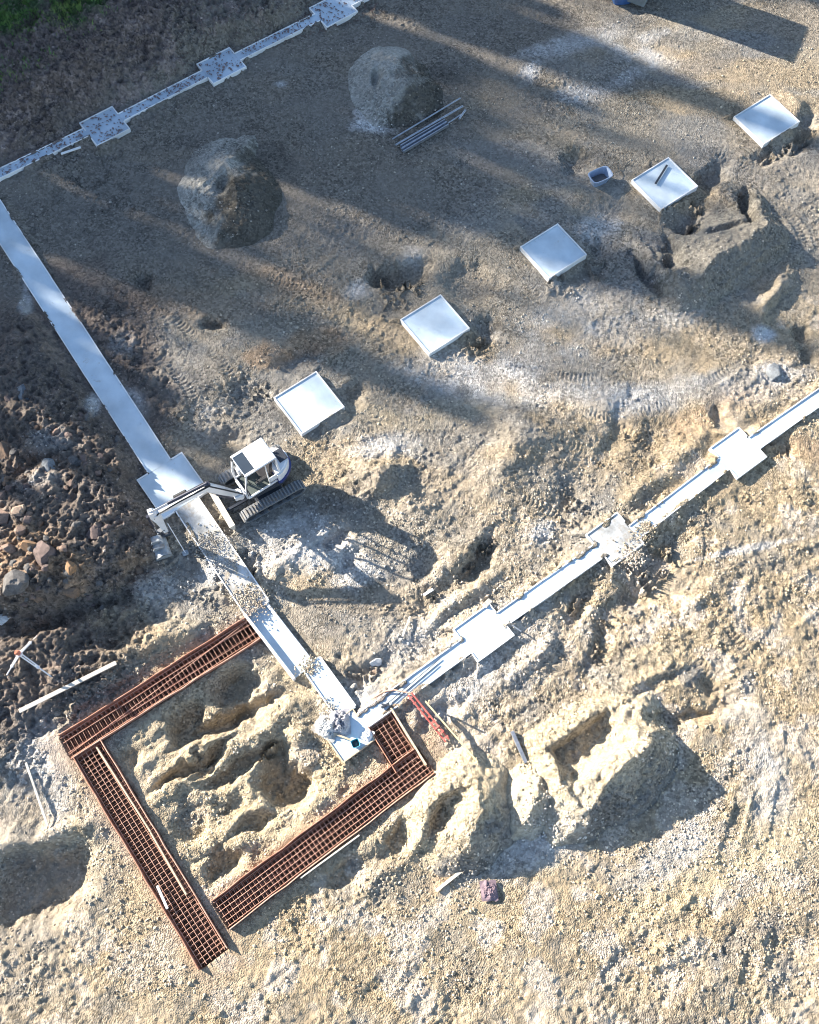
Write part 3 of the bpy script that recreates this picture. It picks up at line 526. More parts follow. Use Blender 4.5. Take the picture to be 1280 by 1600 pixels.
# gravel: uncountable small stones
def gravel():
    V = []; F = []; C_ = []; N = 62000
    o6 = np.array([(1, 0, 0), (0, 1, 0), (-1, 0, 0), (0, -1, 0), (0, 0, .8), (0, 0, -.5)]); f8 = np.array([(0, 1, 4), (1, 2, 4), (2, 3, 4), (3, 0, 4), (1, 0, 5), (2, 1, 5), (3, 2, 5), (0, 3, 5)])
    px = RNG.rand(N) * 1400 - 60; py = RNG.rand(N) ** .9 * 1560; P = np.array([tuple(gp(a, b)) for a, b in zip(px, py)]); x, y = P[:, 0], P[:, 1]
    dens = .42 + fbm(x, y, .5, 3, 80) * 1.1 - .28 * sst(2, 14, y); keep = RNG.rand(N) < dens
    for (a, b), wd in TR: d, n = seg_d(x, y, (a.x, a.y), (b.x, b.y)); keep &= d > wd / 2 + .12
    for a, b, hw, lev in KEEP: d, n = seg_d(x, y, a, b); keep &= d > hw + .05
    x = x[keep]; y = y[keep]; z = H(x, y); s = .018 + .045 * RNG.rand(len(x)) ** 2.2
    for lab_, crest, hol, tint, sd_ in PILES: z = z + pile_h(x, y, (crest, hol), sd_)
    # gravel spilled over the concrete
    ex = []
    for q, n_, r_ in [((330, 855), 500, .5), ((392, 940), 700, .55), ((350, 880), 250, .5), ((482, 1042), 260, .3), ((515, 1112), 160, .3), ((985, 872), 300, .45), ((1008, 826), 260, .22), ((1000, 838), 160, .3)]:
        c = gp(*q); t = RNG.randn(n_, 2) * r_ * .6; ex.append(np.stack([c.x + t[:, 0], c.y + t[:, 1]], 1))
    ex = np.concatenate(ex); ez = np.full(len(ex), ZT + .005); x = np.concatenate([x, ex[:, 0]]); y = np.concatenate([y, ex[:, 1]]); z = np.concatenate([z, ez]); s = np.concatenate([s, .012 + .03 * RNG.rand(len(ex))])
    n = len(x); an = RNG.rand(n) * 6.28; jit = 1 + (RNG.rand(n, 6, 3) - .5) * .7; Vv = o6[None] * jit * s[:, None, None]
    ca, sa = np.cos(an)[:, None], np.sin(an)[:, None]; vx = Vv[..., 0] * ca - Vv[..., 1] * sa + x[:, None]; vy = Vv[..., 0] * sa + Vv[..., 1] * ca + y[:, None]; vz = Vv[..., 2] + z[:, None] + s[:, None] * .2
    co = np.stack([vx, vy, vz], -1).reshape(-1, 3); Fa = (f8[None] + (np.arange(n) * 6)[:, None, None]).reshape(-1, 3)
    me = bpy.data.meshes.new('gravel'); me.from_pydata(co.tolist(), [], Fa.tolist()); me.update()
    c = soil(x, y); c = np.clip(c * (.8 + 1.3 * RNG.rand(n, 1)) + .02, 0, .8); c = np.repeat(c, 6, 0)
    at = me.color_attributes.new('soil', 'FLOAT_COLOR', 'POINT'); at.data.foreach_set('color', np.concatenate([c, np.ones((len(c), 1))], 1).astype('f').ravel())
    me.materials.append(GM); o = bpy.data.objects.new('gravel', me); COL.objects.link(o); return tag(o, 'loose small stones strewn over the whole building plot', 'gravel', None, 'stuff')
gravel()
def flakes(name, pts, size, m, label, cat, up=0.0, blades=False):
    V = []; F = []
    for (x, y, z) in pts:
        b = len(V); a = random.uniform(0, 6.28); s = size * random.uniform(.5, 1.4)
        if blades:
            lx = random.uniform(-.6, .6) * s; ly = random.uniform(-.6, .6) * s; w_ = s * .09; dx, dy = math.cos(a) * w_, math.sin(a) * w_
            V += [(x - dx, y - dy, z), (x + dx, y + dy, z), (x + lx * .5 + dx * .6, y + ly * .5 + dy * .6, z + s * .6), (x + lx, y + ly, z + s)]; F += [(b, b + 1, b + 2), (b, b + 2, b + 3)]
        else:
            ux, uy = math.cos(a) * s, math.sin(a) * s; V += [(x - ux, y - uy, z + up), (x + uy * .5, y - ux * .5, z + up + s * .3), (x + ux, y + uy, z + up + .01), (x - uy * .5, y + ux * .5, z + up + s * .2)]; F.append((b, b + 1, b + 2, b + 3))
    me = bpy.data.meshes.new(name); me.from_pydata(V, [], F); me.update(); me.materials.append(m); o = bpy.data.objects.new(name, me); COL.objects.link(o)
    return tag(o, label, cat, None, 'stuff')
gx = []
for cx, cy, rx, ry, an, n in [(25, 30, 3.4, 2.4, 25, 15000), (150, 55, 1.3, 1.0, 60, 3000), (180, 5, 2.6, .8, 10, 3500), (-60, 60, 4, 4, 0, 3000), (10, 170, 3.0, .8, 35, 300)]:
    c = gp(cx, cy); t = RNG.randn(n, 2) * .5; ca, sa = math.cos(R_(an)), math.sin(R_(an)); X = c.x + t[:, 0] * rx * ca - t[:, 1] * ry * sa; Y = c.y + t[:, 0] * rx * sa + t[:, 1] * ry * ca
    k = fbm(X, Y, 1.1, 3, 88) > -.12; X = X[k]; Y = Y[k]; gx.append(np.stack([X, Y, H(X, Y) - .01], 1))
flakes('grass', np.concatenate(gx).tolist(), .17, M['grass'], 'green grass growing on the bank in the upper left corner', 'grass', blades=True)
lp = []
for (a, b, wd, *_r) in STRIP[:4]:
    A = gp(*a, ZT); B = gp(*b, ZT)
    for i in range(int((B - A).length * 30)):
        t = random.random(); o_ = random.uniform(-.45, .45) * wd; d = (B - A).normalized(); p = A + (B - A) * t; lp.append((p.x - d.y * o_, p.y + d.x * o_, ZT + .006))
for f in FOOT[:3]:
    c = gp(f[0], f[1], ZT)
    for i in range(80): u, v = random.uniform(-.46, .46) * f[2], random.uniform(-.46, .46) * f[3]; lp.append((c.x + u * math.cos(AX) - v * math.sin(AX), c.y + u * math.sin(AX) + v * math.cos(AX), ZT + .006))
flakes('leaf_litter', lp, .062, M['leaf'], 'brown dead leaves scattered over the upper foundation strip', 'leaves')
q = RNG.rand(5000, 2); P_ = np.array([tuple(gp(a * 620 - 30, b * 215 - 20)) for a, b in q]); P_ = P_[(q[:, 0] * .95 + q[:, 1]) < 1.15]; zz = H(P_[:, 0], P_[:, 1])
M['straw'] = mat('dry_leaves', (.20, .15, .125), .8, scale=.8, col2=(.09, .06, .055))
flakes('dead_leaves', np.stack([P_[:, 0], P_[:, 1], zz + .01], 1).tolist(), .06, M['straw'], 'dry leaves and twigs lying on the dark soil bank beyond the upper strip', 'leaves')

# ------------------------------------------------------------------ foundations
BT = .045
def board(parent, a, b, z0, z1, m, th=BT, name='formwork_board'):
    mb = MB(); a = Vector(a); b = Vector(b); mb.beam((a.x, a.y, (z0 + z1) / 2), (b.x, b.y, (z0 + z1) / 2), th, z1 - z0, .004); return mb.build(name, m, parent)
def split_side(e, a, b, gap, m):
    """one edge board, or two when a strip joins in the middle of that edge"""
    a = Vector(a); b = Vector(b)
    if gap: c = (a + b) / 2; d = (b - a).normalized(); board(e, a, c - d * gap / 2, -.15, ZT + .018, m); board(e, c + d * gap / 2, b, -.15, ZT + .018, m)
    else: board(e, a, b, -.15, ZT + .018, m)
def slab(name, part, px, py, lx, ly, gaps, label, cat, m, fm, group=None, irregular=0):
    c = gp(px, py, ZT); e = empty(name, (c.x, c.y, 0), AX); tag(e, label, cat, group)
    hx, hy = lx / 2 - BT, ly / 2 - BT; mb = MB(); mb.box((0, 0, (ZT - .15 - .02) / 2), (2 * hx, 2 * hy, ZT + .15 - .02), None, .006); mb.build(part, m, e)
    wg, s = gaps; X, Y = lx / 2 - BT / 2, ly / 2 - BT / 2
    split_side(e, (-lx / 2, Y + .001), (lx / 2, Y + .001), wg if 'n' in s else 0, fm); split_side(e, (-lx / 2, -Y - .001), (lx / 2, -Y - .001), wg if 's' in s else 0, fm)
    split_side(e, (X, -hy), (X, hy), wg if 'e' in s else 0, fm); split_side(e, (-X, -hy), (-X, hy), wg if 'w' in s else 0, fm)
    return e
for f in PADS: slab('pad_foundation', 'concrete_slab', f[0], f[1], f[2], f[3], (0, ''), f[4], 'foundation pad', M['conc'], M['form'], 'row of isolated foundation pads')
for f in FOOT: slab('column_footing', 'concrete_slab', f[0], f[1], f[2], f[3], f[4], f[5], 'footing', M['conc_dirty'] if f[0] == 961 else M['conc_dark'] if f[1] < 220 else M['conc'], M['form'], 'square footings along the foundation strips')
e = slab('column_footing', 'concrete_slab', CORNER[0], CORNER[1], CORNER[2], CORNER[3], (.62, 'ne'), 'bright corner footing at the bottom where two strips meet, littered with rubble', 'footing', M['conc'], M['form_wood'], 'square footings along the foundation strips')
ALLF = [(f[0], f[1], f[2], f[3]) for f in FOOT] + [CORNER]
def snap(P, d):
    for px, py, lx, ly in ALLF:
        c = gp(px, py, ZT)
        if (c - P).length < 1.55:
            along = abs(d.x * math.cos(AX) + d.y * math.sin(AX)); half = lx / 2 if along > .7 else ly / 2
            t = (P - c).dot(d); return P + d * (math.copysign(half, t) - t)
    return P
def strip(a, b, wd, dirty, label):
    A = gp(*a, ZT); B = gp(*b, ZT); d = (B - A).normalized(); A = snap(A, d); B = snap(B, d); L = (B - A).length; an = wdir(A, B); e = empty('foundation_strip', ((A.x + B.x) / 2, (A.y + B.y) / 2, 0), an); tag(e, label, 'foundation', 'strip foundations around the plot')
    m = M['conc_dirty'] if dirty else M['conc_dark'] if A.y > 14 else M['conc']
    n = max(2, int(L / .35)); mb = MB(); w2 = wd / 2 - BT
    vs_ = [];
    for i in range(n + 1):
        x = (-L / 2 - .04) + (L + .08) * i / n
        for s in (-1, 1): vs_ += [(x, s * w2, ZT - .022 + random.uniform(-.004, .004)), (x, s * w2, -.15)]
    fs = []
    for i in range(n): q = i * 4; fs += [[q, q + 4, q + 6, q + 2], [q + 1, q + 3, q + 7, q + 5], [q, q + 1, q + 5, q + 4], [q + 2, q + 6, q + 7, q + 3]]
    fs += [[0, 2, 3, 1], [n * 4, n * 4 + 1, n * 4 + 3, n * 4 + 2]]; mb.add(vs_, fs); mb.build('concrete_core', m, e)
    for s in (-1, 1):
        k = max(1, round(L / 2.5)); y = s * (wd / 2 - BT / 2)
        for i in range(k):
            x0 = -L / 2 + L * i / k; x1 = -L / 2 + L * (i + 1) / k - .008; j = random.uniform(-.008, .008)
            board(e, (x0, y + j), (x1, y - j), -.15, ZT + .012 + random.uniform(0, .012), M['form'])
    return e
for s in STRIP: strip(s[0], s[1], s[2], s[3] == 1, s[4])
# recessed channel
A, B = CHAN; L = (B - A).length; e = empty('foundation_strip', ((A.x + B.x) / 2, (A.y + B.y) / 2, 0), wdir(A, B)); tag(e, 'recessed strip section with a tall bright left board and shaded floor, beside the rebar trench', 'foundation', 'strip foundations around the plot')
MB().box((0, 0, -.08), (L, .70, .08)).build('concrete_core', M['conc'], e)
MB().box((0, -.41, .03), (L + .1, .10, .36), None, .008).build('formwork_board', M['form'], e); MB().box((0, .42, -.01), (L, .12, .24), None, .02).build('formwork_board', M['form'], e)

# ------------------------------------------------------------------ rebar cages
def cage(seg, wd, label, flat_dir=1, sheets=(1, 1), sp=.155, nl=5, tilt=0.0):
    A, B = seg; d = (B - A); L = d.length; an = math.atan2(d.y, d.x); e = empty('rebar_cage', ((A.x + B.x) / 2, (A.y + B.y) / 2, -.5), an); tag(e, label, 'rebar cage', 'rebar cages in the open trenches')
    w2 = wd / 2 - .09; zt = .56; zb = .10
    proto = None; n = min(98, int(L / sp))
    mb = MB(); c = [(0, -w2, zt), (0, w2, zt), (0, w2, zb), (0, -w2, zb), (0, -w2, zt)]
    for p, q in zip(c[:-1], c[1:]): mb.bar(p, q, .0085, n=5)
    for i in range(n):
        if proto is None: o = proto = mb.build('stirrup', M['rust_bar'], e)
        else: o = proto.copy(); COL.objects.link(o)
        o.location = (-L / 2 + (i + .5) * L / n + random.uniform(-.015, .015), random.uniform(-.012, .012), random.uniform(-.015, .015)); o.rotation_euler = (0, 0, random.uniform(-.035, .035))
    lp_ = None
    for k in range(nl + 3):
        top = k < nl; y = -w2 + 2 * w2 * (k / (nl - 1) if top else (k - nl) / 2); y += random.uniform(-.01, .01)
        if top and tilt and k == 2: pts = [(-L / 2, -w2 * .9, zt + .04), (0, 0, zt + .07), (L / 2, w2 * .7, zt + .03)]
        else: pts = [(-L / 2 + L * i / 6, y + random.uniform(-.012, .012), (zt + .02 if top else zb - .02) + random.uniform(-.012, .012)) for i in range(7)]
        MB().tube(pts, .011 if top else .010, 5).build('longitudinal_bar', M['rust_bar'], e)
    for s, on in zip((-1, 1), sheets):
        if not on: continue
        mb = MB(); n_ = int(L / .5); yb = s * (wd / 2 - .02); vs_ = []; fs = []
        off = [random.uniform(-.02, .02) for _ in range(n_ + 1)]
        for i in range(n_ + 1):
            x = -L / 2 + L * i / n_; zt_ = .66 + random.uniform(-.02, .02)
            for yy, zz_ in ((yb + off[i] * .2, -.24), (yb + off[i], zt_), (yb + off[i] + s * .022, zt_), (yb + s * .022 + off[i] * .2, -.24)): vs_.append((x, yy, zz_))
        for i in range(n_):
            for j in range(4): fs.append([i * 4 + j, i * 4 + (j + 1) % 4, i * 4 + 4 + (j + 1) % 4, i * 4 + 4 + j])
        fs += [[0, 1, 2, 3], [n_ * 4 + 3, n_ * 4 + 2, n_ * 4 + 1, n_ * 4]]; mb.add(vs_, fs)
        mb.build('mesh_formwork_sheet', M['rust_sheet'], e)
        MB().tube([(-L / 2 + L * i / n_, yb + off[i] + s * .012, .675) for i in range(n_ + 1)], .022, 5).build('edge_rail', M['rust_bar'] if s > 0 else M['rust'], e)
    return e
cage(CA, .92, 'rusty rebar cage in the upper left trench, running down from the recessed strip', tilt=1)
cage(CB, 1.02, 'rusty rebar cage in the left trench leading to the bottom of the photo', nl=6)
cage(CC, 1.02, 'longest rusty rebar cage, in the lower right trench, orange where the sun hits it', nl=6)
cage((CD[0], CD[1]), .98, 'short rusty rebar cage between corner footing and the lower right trench', nl=5)
def plank(name, a, b, wd, th, z0, m, label, cat, za=None, zb=None, grp=None):
    A = gp(*a, z0); B = gp(*b, z0); ha = za if za is not None else hz(A.x, A.y) + .10; hb = zb if zb is not None else hz(B.x, B.y) + .10
    if za is None:
        ts_ = np.linspace(0, 1, 25); hh = H(A.x + (B.x - A.x) * ts_, A.y + (B.y - A.y) * ts_); lift = float(np.max(hh + .03 - (ha + (hb - ha) * ts_))); ha += max(0, lift); hb += max(0, lift)
    c = (A + B) / 2; mb = MB(); mb.beam(Vector((A.x - c.x, A.y - c.y, ha)), Vector((B.x - c.x, B.y - c.y, hb)), wd, th, .005); o = mb.build(name, m, None, (c.x, c.y, 0)); return tag(o, label, cat, grp)
plank('formwork_plank', (611, 1107), (666, 1196), .06, .3, .1, M['form_wood'], 'pale timber plank on edge along the right side of the short rebar cage', 'plank', .08, .08)
plank('formwork_plank', (152, 1168), (236, 1300), .05, .2, .1, M['form_wood'], 'pale bent plank along the inner side of the left trench', 'plank', .10, .10)
plank('formwork_plank', (236, 1301), (292, 1398), .05, .2, .1, M['form_wood'], 'lower pale plank along the inner side of the left trench, at the bottom', 'plank', .10, .10)
plank('formwork_plank', (470, 1372), (562, 1305), .05, .12, .1, M['plank'], 'weathered white plank bowed out along the outer side of the lower right trench', 'plank', .10, .12)

# ------------------------------------------------------------------ excavator
def build_excavator():
    T = empty('excavator', (exc.x, exc.y, hz(exc.x, exc.y) - .0)); tag(T, 'white mini excavator with blue tail and open-window cab, boom reaching over the strip', 'excavator')
    tz = R_(31.8 + 180)
    for s in (-1, 1):
        tr = empty('track', (0, 0, 0)); tr.parent = T
        rot = Matrix.Rotation(tz, 3, 'Z')
        Lh, Hh, wd = 1.24, .50, .38; rr = Hh / 2; pts = []
        for i in range(13): a = -math.pi / 2 + math.pi * i / 12; pts.append((Lh - rr + rr * math.cos(a), rr + rr * math.sin(a)))
        for i in range(13): a = math.pi / 2 + math.pi * i / 12; pts.append((-Lh + rr + rr * math.cos(a), rr + rr * math.sin(a)))
        yc = s * .83; inner = [((x) * .965 if abs(x) > .9 else x, .035 + (z) * .86) for x, z in pts]
        mb = MB(); n = len(pts); vs_ = []
        for y in (yc - wd / 2, yc + wd / 2):
            vs_ += [(x, y, z) for x, z in pts] + [(x, y, z) for x, z in inner]
        fs = []
        for i in range(n):
            j = (i + 1) % n; fs += [[i, j, 2 * n + j, 2 * n + i], [n + i, 3 * n + i, 3 * n + j, n + j], [i, n + i, n + j, j], [2 * n + i, 2 * n + j, 3 * n + j, 3 * n + i]]
        mb.add([rot @ Vector(v) for v in vs_], fs)
        # lugs around the belt
        per = []; tot = 0
        for i in range(n): a = Vector(pts[i]); b = Vector(pts[(i + 1) % n]); per.append((tot, a, b)); tot += (b - a).length
        k = 46
        for q in range(k):
            t = tot * q / k
            for (t0, a, b) in per:
                l_ = (b - a).length
                if t0 <= t < t0 + l_ and l_ > 0:
                    p = a + (b - a) * ((t - t0) / l_); dd = (b - a).normalized(); nn = Vector((dd.y, -dd.x)); p = p + nn * .02
                    R3 = Matrix(((dd.x, 0, nn.x), (0, 1, 0), (dd.y, 0, nn.y)))
                    mb.box(rot @ Vector((p.x, yc, p.y)), (.05, wd * .94, .06), rot @ R3); break
        belt = mb.build('belt', M['track'], T); belt.name = 'track_belt'
        mb = MB()
        mb.box(rot @ Vector((0, yc, .25)), (1.9, wd * .55, .22), rot, .03)
        for x, r in ((Lh - .27, .185), (-Lh + .27, .185), (-.55, .09), (-.2, .09), (.2, .09), (.55, .09)):
            z = .25 if abs(x) > .9 else .13; mb.bar(rot @ Vector((x, yc - wd * .40, z)), rot @ Vector((x, yc + wd * .40, z)), r, n=14)
        mb.build('roller_frame', M['dsteel'], T)
        bpy.data.objects.remove(tr)
    rot = Matrix.Rotation(tz, 3, 'Z'); mb = MB(); mb.box(rot @ Vector((0, 0, .36)), (1.1, 1.3, .22), rot, .04); mb.bar((0, 0, .45), (0, 0, .66), .42, n=20)
    mb.box(rot @ Vector((1.1, .28, .28)), (1.1, .09, .10), rot); mb.box(rot @ Vector((1.1, -.28, .28)), (1.1, .09, .10), rot); mb.build('undercarriage', M['dsteel'], T)
    mb = MB(); prof = [(1.66, .06), (1.72, .02), (1.80, .20), (1.84, .40), (1.62, .42), (1.64, .20)]
    mb.side(prof, -.98, .98); mb.v = [tuple(rot @ Vector(v)) for v in mb.v]; mb.build('dozer_blade', M['plank'], T)
    # upper structure, heading 215 degrees
    hd = R_(216); U = empty('superstructure', (0, 0, 0)); hr = Matrix.Rotation(hd, 3, 'Z')
    def put(mb, name, m):
        mb.v = [tuple(hr @ Vector(v)) for v in mb.v]; return mb.build(name, m, T)
    bpy.data.objects.remove(U)
    mb = MB(); poly = [(.70, -.66), (.70, .50), (-.3, .60)] + [(-.25 - .98 * math.sin(a), .66 * math.cos(a)) for a in np.linspace(.35, math.pi - .25, 14)] + [(-.3, -.68)]
    mb.prism(poly, .66, .84); put(mb, 'deck', M['dsteel'])
    # engine hood (rear) with tail
    mb = MB(); p2 = [(-.45, .58)] + [(-.25 - .93 * math.sin(a), .62 * math.cos(a)) for a in np.linspace(.3, math.pi - .3, 14)] + [(-.45, -.62)]
    mb.prism(p2, .98, 1.45); p3 = [(x * .985 + .0, y * .95) for x, y in p2]; mb.prism([(x * .93 - .02, y * .9) for x, y in p2], 1.45, 1.53); put(mb, 'engine_hood', M['white'])
    mb = MB(); p4 = [(-.42, .60)] + [(-.25 - 1.0 * math.sin(a), .67 * math.cos(a)) for a in np.linspace(.25, math.pi - .25, 14)] + [(-.42, -.65)]; mb.prism(p4, .84, .98); put(mb, 'counterweight', M['blue'])
    mb = MB(); mb.box((.10, -.56, 1.04), (1.0, .22, .40), None, .05); put(mb, 'side_hood', M['white'])
    # cab, left side (+y)
    x0, x1, y0, y1, zb, zt = -.58, .64, -.46, .48, .84, 2.58
    mb = MB(); mb.box(((x0 + x1) / 2, (y0 + y1) / 2, zb + .03), (x1 - x0, y1 - y0, .06), None, .01); put(mb, 'cab_floor', M['floor'])
    mb = MB(); R = .035
    C4 = {}
    top = [(x0 + .02, y0 + .02), (x1 - .02, y0 + .02), (x1 - .02, y1 - .03), (x0 + .02, y1 - .03)]; bot = [(x0, y0), (x1 + .12, y0), (x1 + .12, y1), (x0, y1)]
    midp = [(x0, y0), (x1 + .14, y0), (x1 + .14, y1), (x0, y1)]
    for t_, m_, b_ in zip(top, midp, bot):
        mb.beam((t_[0], t_[1], zt - .03), (m_[0], m_[1], 1.55), .07, .06, .01); mb.beam((m_[0], m_[1], 1.55), (b_[0], b_[1], zb), .07, .06, .01)
    for (a, b) in ((0, 1), (1, 2), (2, 3), (3, 0)): mb.beam((*bot[a], zb + .05), (*bot[b], zb + .05), .06, .10, .01)
    mb.beam((x0, y1, 1.25), (x0 + .42, y1, 1.25), .04, .34, .01); mb.beam((x0, y0, 1.2), (x0, y1, 1.2), .04, .7, .01)
    mb.beam((x0 + .45, y1 - .015, zt - .06), (x0 + .45, y1, zb + .05), .035, .04)
    put(mb, 'cab_frame', M['white'])
    mb = MB(); xa, xb = x1 - .38, x1 - .04
    mb.box(((x0 - .03 + xa - .03) / 2, (y0 + y1) / 2, zt + .02), (xa - .03 - (x0 - .03), y1 - y0 + .02, .07), None, .025)
    mb.box(((xb + .02 + x1 + .03) / 2, (y0 + y1) / 2, zt + .02), (x1 + .03 - xb - .02, y1 - y0 + .02, .07), None, .015)
    for y in (y0 + .04, y1 - .04): mb.box(((xa + xb) / 2, y, zt + .02), (xb - xa + .05, .10, .066), None, .01)
    put(mb, 'cab_roof', M['white'])
    mb = MB(); mb.box(((xa + xb) / 2 , (y0 + y1) / 2, zt + .03), (xb - xa + .05, y1 - y0 - .16, .02), None, .005); put(mb, 'roof_window', M['glassd'])
    mb = MB(); mb.box((x0 + .02, (y0 + y1) / 2, 1.95), (.012, y1 - y0 - .1, .7)); put(mb, 'rear_window', M['glassd'])
    mb = MB(); mb.box((-.18, 0, 1.12), (.46, .48, .14), None, .04); mb.box((-.40, 0, 1.5), (.12, .46, .68), Matrix.Rotation(R_(-8), 3, 'Y'), .04); mb.box((-.18, 0, .98), (.34, .34, .16)); put(mb, 'operator_seat', M['seat'])
    mb = MB(); mb.box((.42, -.2, 1.2), (.10, .3, .35), None, .03); mb.bar((.2, .24, .9), (.24, .24, 1.42), .02); mb.bar((.2, -.24, .9), (.24, -.24, 1.42), .02); mb.bar((.45, -.04, .9), (.5, -.04, 1.3), .015); mb.bar((.45, .06, .9), (.5, .06, 1.3), .015); mb.box((.05, .27, 1.2), (.5, .12, .08), None, .02); put(mb, 'control_levers', M['dark'])
    mb = MB(); mb.beam((x1 + .2, .4, 1.3), (x1 + .2, .05, .95), .03, .04); mb.beam((x1 + .15, -.35, .9), (x1 + .15, .46, .86), .08, .08, .01); put(mb, 'front_guard', M['white'])
    mb = MB(); mb.bar((x1 + .02, y0 - .02, 1.9), (x1 + .22, y0 - .12, 1.92), .012); mb.box((x1 + .24, y0 - .13, 1.92), (.03, .12, .2), None, .01); put(mb, 'mirror', M['dark'])
    mb = MB(); mb.tube([(-.62, -.52, 1.5), (-.62, -.52, 1.72), (-.70, -.52, 1.76)], .03, 8); put(mb, 'exhaust_pipe', M['dark'])
    mb = MB(); mb.tube([(x1 + .02, y1 + .03, 2.1), (x1 + .10, y1 + .05, 1.9), (x1 + .14, y1 + .05, 1.3), (x1 + .13, y1 + .02, 1.1)], .014, 6); put(mb, 'grab_handle', M['dark'])
    mb = MB(); mb.box((x1 + .05, y0 + .12, zt + .03), (.07, .12, .07), None, .015); mb.box((x1 + .05, y1 - .12, zt + .03), (.07, .12, .07), None, .015); put(mb, 'work_lights', M['dark'])
    mb = MB(); mb.box((-.95, .0, 1.545), (.34, .5, .02), None, .004); [mb.box((-.95 + .06 * k, 0, 1.56), (.02, .42, .012)) for k in (-2, -1, 0, 1, 2)]; put(mb, 'air_grille', M['dsteel'])
    # boom: measured plan points
    inv = lambda p: Vector((p.x - exc.x, p.y - exc.y, p.z - hz(exc.x, exc.y)))
    P0 = inv(gp(384, 778, .95)); P1 = inv(gp(371, 772, 1.15)); K = inv(gp(322, 759, 2.62)); E_ = inv(gp(243, 803, 2.05)); 
    # straighten in plan
    dxy = Vector((E_.x - P1.x, E_.y - P1.y, 0)).normalized(); n = Vector((-dxy.y, dxy.x, 0))
    def onl(p): t = (p - P1).dot(dxy); return Vector((P1.x + dxy.x * t, P1.y + dxy.y * t, p.z))
    K = onl(K); S = P1
    mb = MB(); mb.bar(S + Vector((0, 0, -.35)) - dxy * .1, S + Vector((0, 0, .05)) - dxy * .1, .12, n=14); mb.box(S - dxy * .02 + Vector((0, 0, -.05)), (.34, .36, .26), Matrix((dxy, n, Vector((0, 0, 1)))).transposed(), .04); put_ = mb.build('swing_bracket', M['white'], T)
    rise = (K - S); tS = 0
    def sec(pts, wds, mbx):
        vs_ = []; fs = []
        for (p, up, h, wd) in pts:
            for sx, sz in ((-1, -1), (1, -1), (1, 1), (-1, 1)): vs_.append(p + n * wd / 2 * sx + up * h / 2 * sz)
        k = len(pts)
        for i in range(k - 1):
            for j in range(4): fs.append([i * 4 + j, i * 4 + (j + 1) % 4, i * 4 + 4 + (j + 1) % 4, i * 4 + 4 + j])
        fs += [[3, 2, 1, 0], [(k - 1) * 4 + j for j in range(4)]]; mbx.add(vs_, fs)
    Z = Vector((0, 0, 1))
    def perp(d): d = d.normalized(); return (Z - d * Z.dot(d)).normalized()
    u1 = perp(K - S); u2 = perp(E_ - K); um = (u1 + u2).normalized()
    mb = MB(); sec([(S, u1, .16, .16), (S + (K - S) * .45, u1, .26, .19), (K - (K - S).normalized() * .25, u1, .31, .17), (K, um, .36, .18), (K + (E_ - K).normalized() * .3, u2, .30, .17), (K + (E_ - K) * .55, u2, .25, .16), (E_, u2, .15, .15)], None, mb); mb.build('boom', M['white'], T)
    # boom cylinder below, stick cylinder above
    c0 = S + dxy * .22 - Z * .15; c1 = K - u1 * .22 + (S - K) * .12; mb = MB(); mb.bar(c0, c0 + (c1 - c0) * .6, .065, n=10); mb.build('boom_cylinder', M['hyd'], T); mb = MB(); mb.bar(c0 + (c1 - c0) * .6, c1, .035, n=8); mb.build('cylinder_rod', M['chrome'], T)
    s0 = K + um * .30 + (E_ - K) * .02; s1 = E_ + Z * .28 + dxy * .16; mb = MB(); mb.bar(s0, s0 + (s1 - s0) * .68, .06, n=10); mb.box(s0 - um * .06, (.22, .16, .14), Matrix((dxy, n, Z)).transposed(), .02); mb.build('stick_cylinder', M['hyd'], T); mb = MB(); mb.bar(s0 + (s1 - s0) * .68, s1, .032, n=8); mb.build('cylinder_rod', M['chrome'], T)
    mb = MB()
    for k_, o_ in enumerate((-.10, .10, .125)):
        mb.tube([S + n * o_ + u1 * .2, S + (K - S) * .5 + n * o_ + u1 * .2, K + n * o_ + um * .24, K + (E_ - K) * .5 + n * o_ + u2 * .20, E_ + n * o_ + u2 * .12 - (E_ - K).normalized() * .12, E_ + n * o_ + Z * -.1 + dxy * .1], .017, 6)
    mb.box(K + (E_ - K) * .45 - n * .16 + u2 * .16, (.5, .1, .1), Matrix(((E_ - K).normalized(), n, u2)).transposed(), .02); mb.build('hydraulic_hoses', M['dark'], T)
    # stick hanging nearly vertical
    W = inv(gp(259, 829, .62)); mb = MB()
    d = (W - E_); dn = d.normalized(); uu = (dxy - dn * dxy.dot(dn)).normalized()
    a0 = E_ + uu * .12 - dn * .30; sec([(a0, uu, .16, .22), (E_ + uu * .03, uu, .38, .22), (E_ + d * .35, uu, .26, .17), (W, uu, .14, .15)], None, mb); mb.bar(E_ - n * .15, E_ + n * .15, .09, n=12); mb.build('stick', M['white'], T)
    b0 = E_ + uu * .28 - dn * .05; b1 = W + uu * .28 - dn * .1; mb = MB(); mb.bar(b0, b0 + (b1 - b0) * .62, .055, n=10); mb.build('bucket_cylinder', M['hyd'], T); mb = MB(); mb.bar(b0 + (b1 - b0) * .6, b1, .03, n=8); mb.build('cylinder_rod', M['chrome'], T)
    mb = MB(); mb.beam(W - dn * .22, b1, .16, .05); mb.beam(b1, W + dn * .16 + uu * .16, .14, .05); mb.box(W + dn * .14 + uu * .05, (.34, .30, .14), Matrix((uu, n, -dn)).transposed(), .03); mb.build('bucket_linkage', M['dsteel'], T)
    # wide ditching bucket curled with its back up
    Bc = inv(gp(251, 856, .34)); mb = MB(); bw = .86; pr = []
    for i in range(10): a = R_(-10 + 200 * i / 9); pr.append((.30 * math.cos(a), .24 * math.sin(a)))
    ax = n; outer = pr; inn = [(x * .88, z * .86) for x, z in pr]; vs_ = []; k = len(pr)
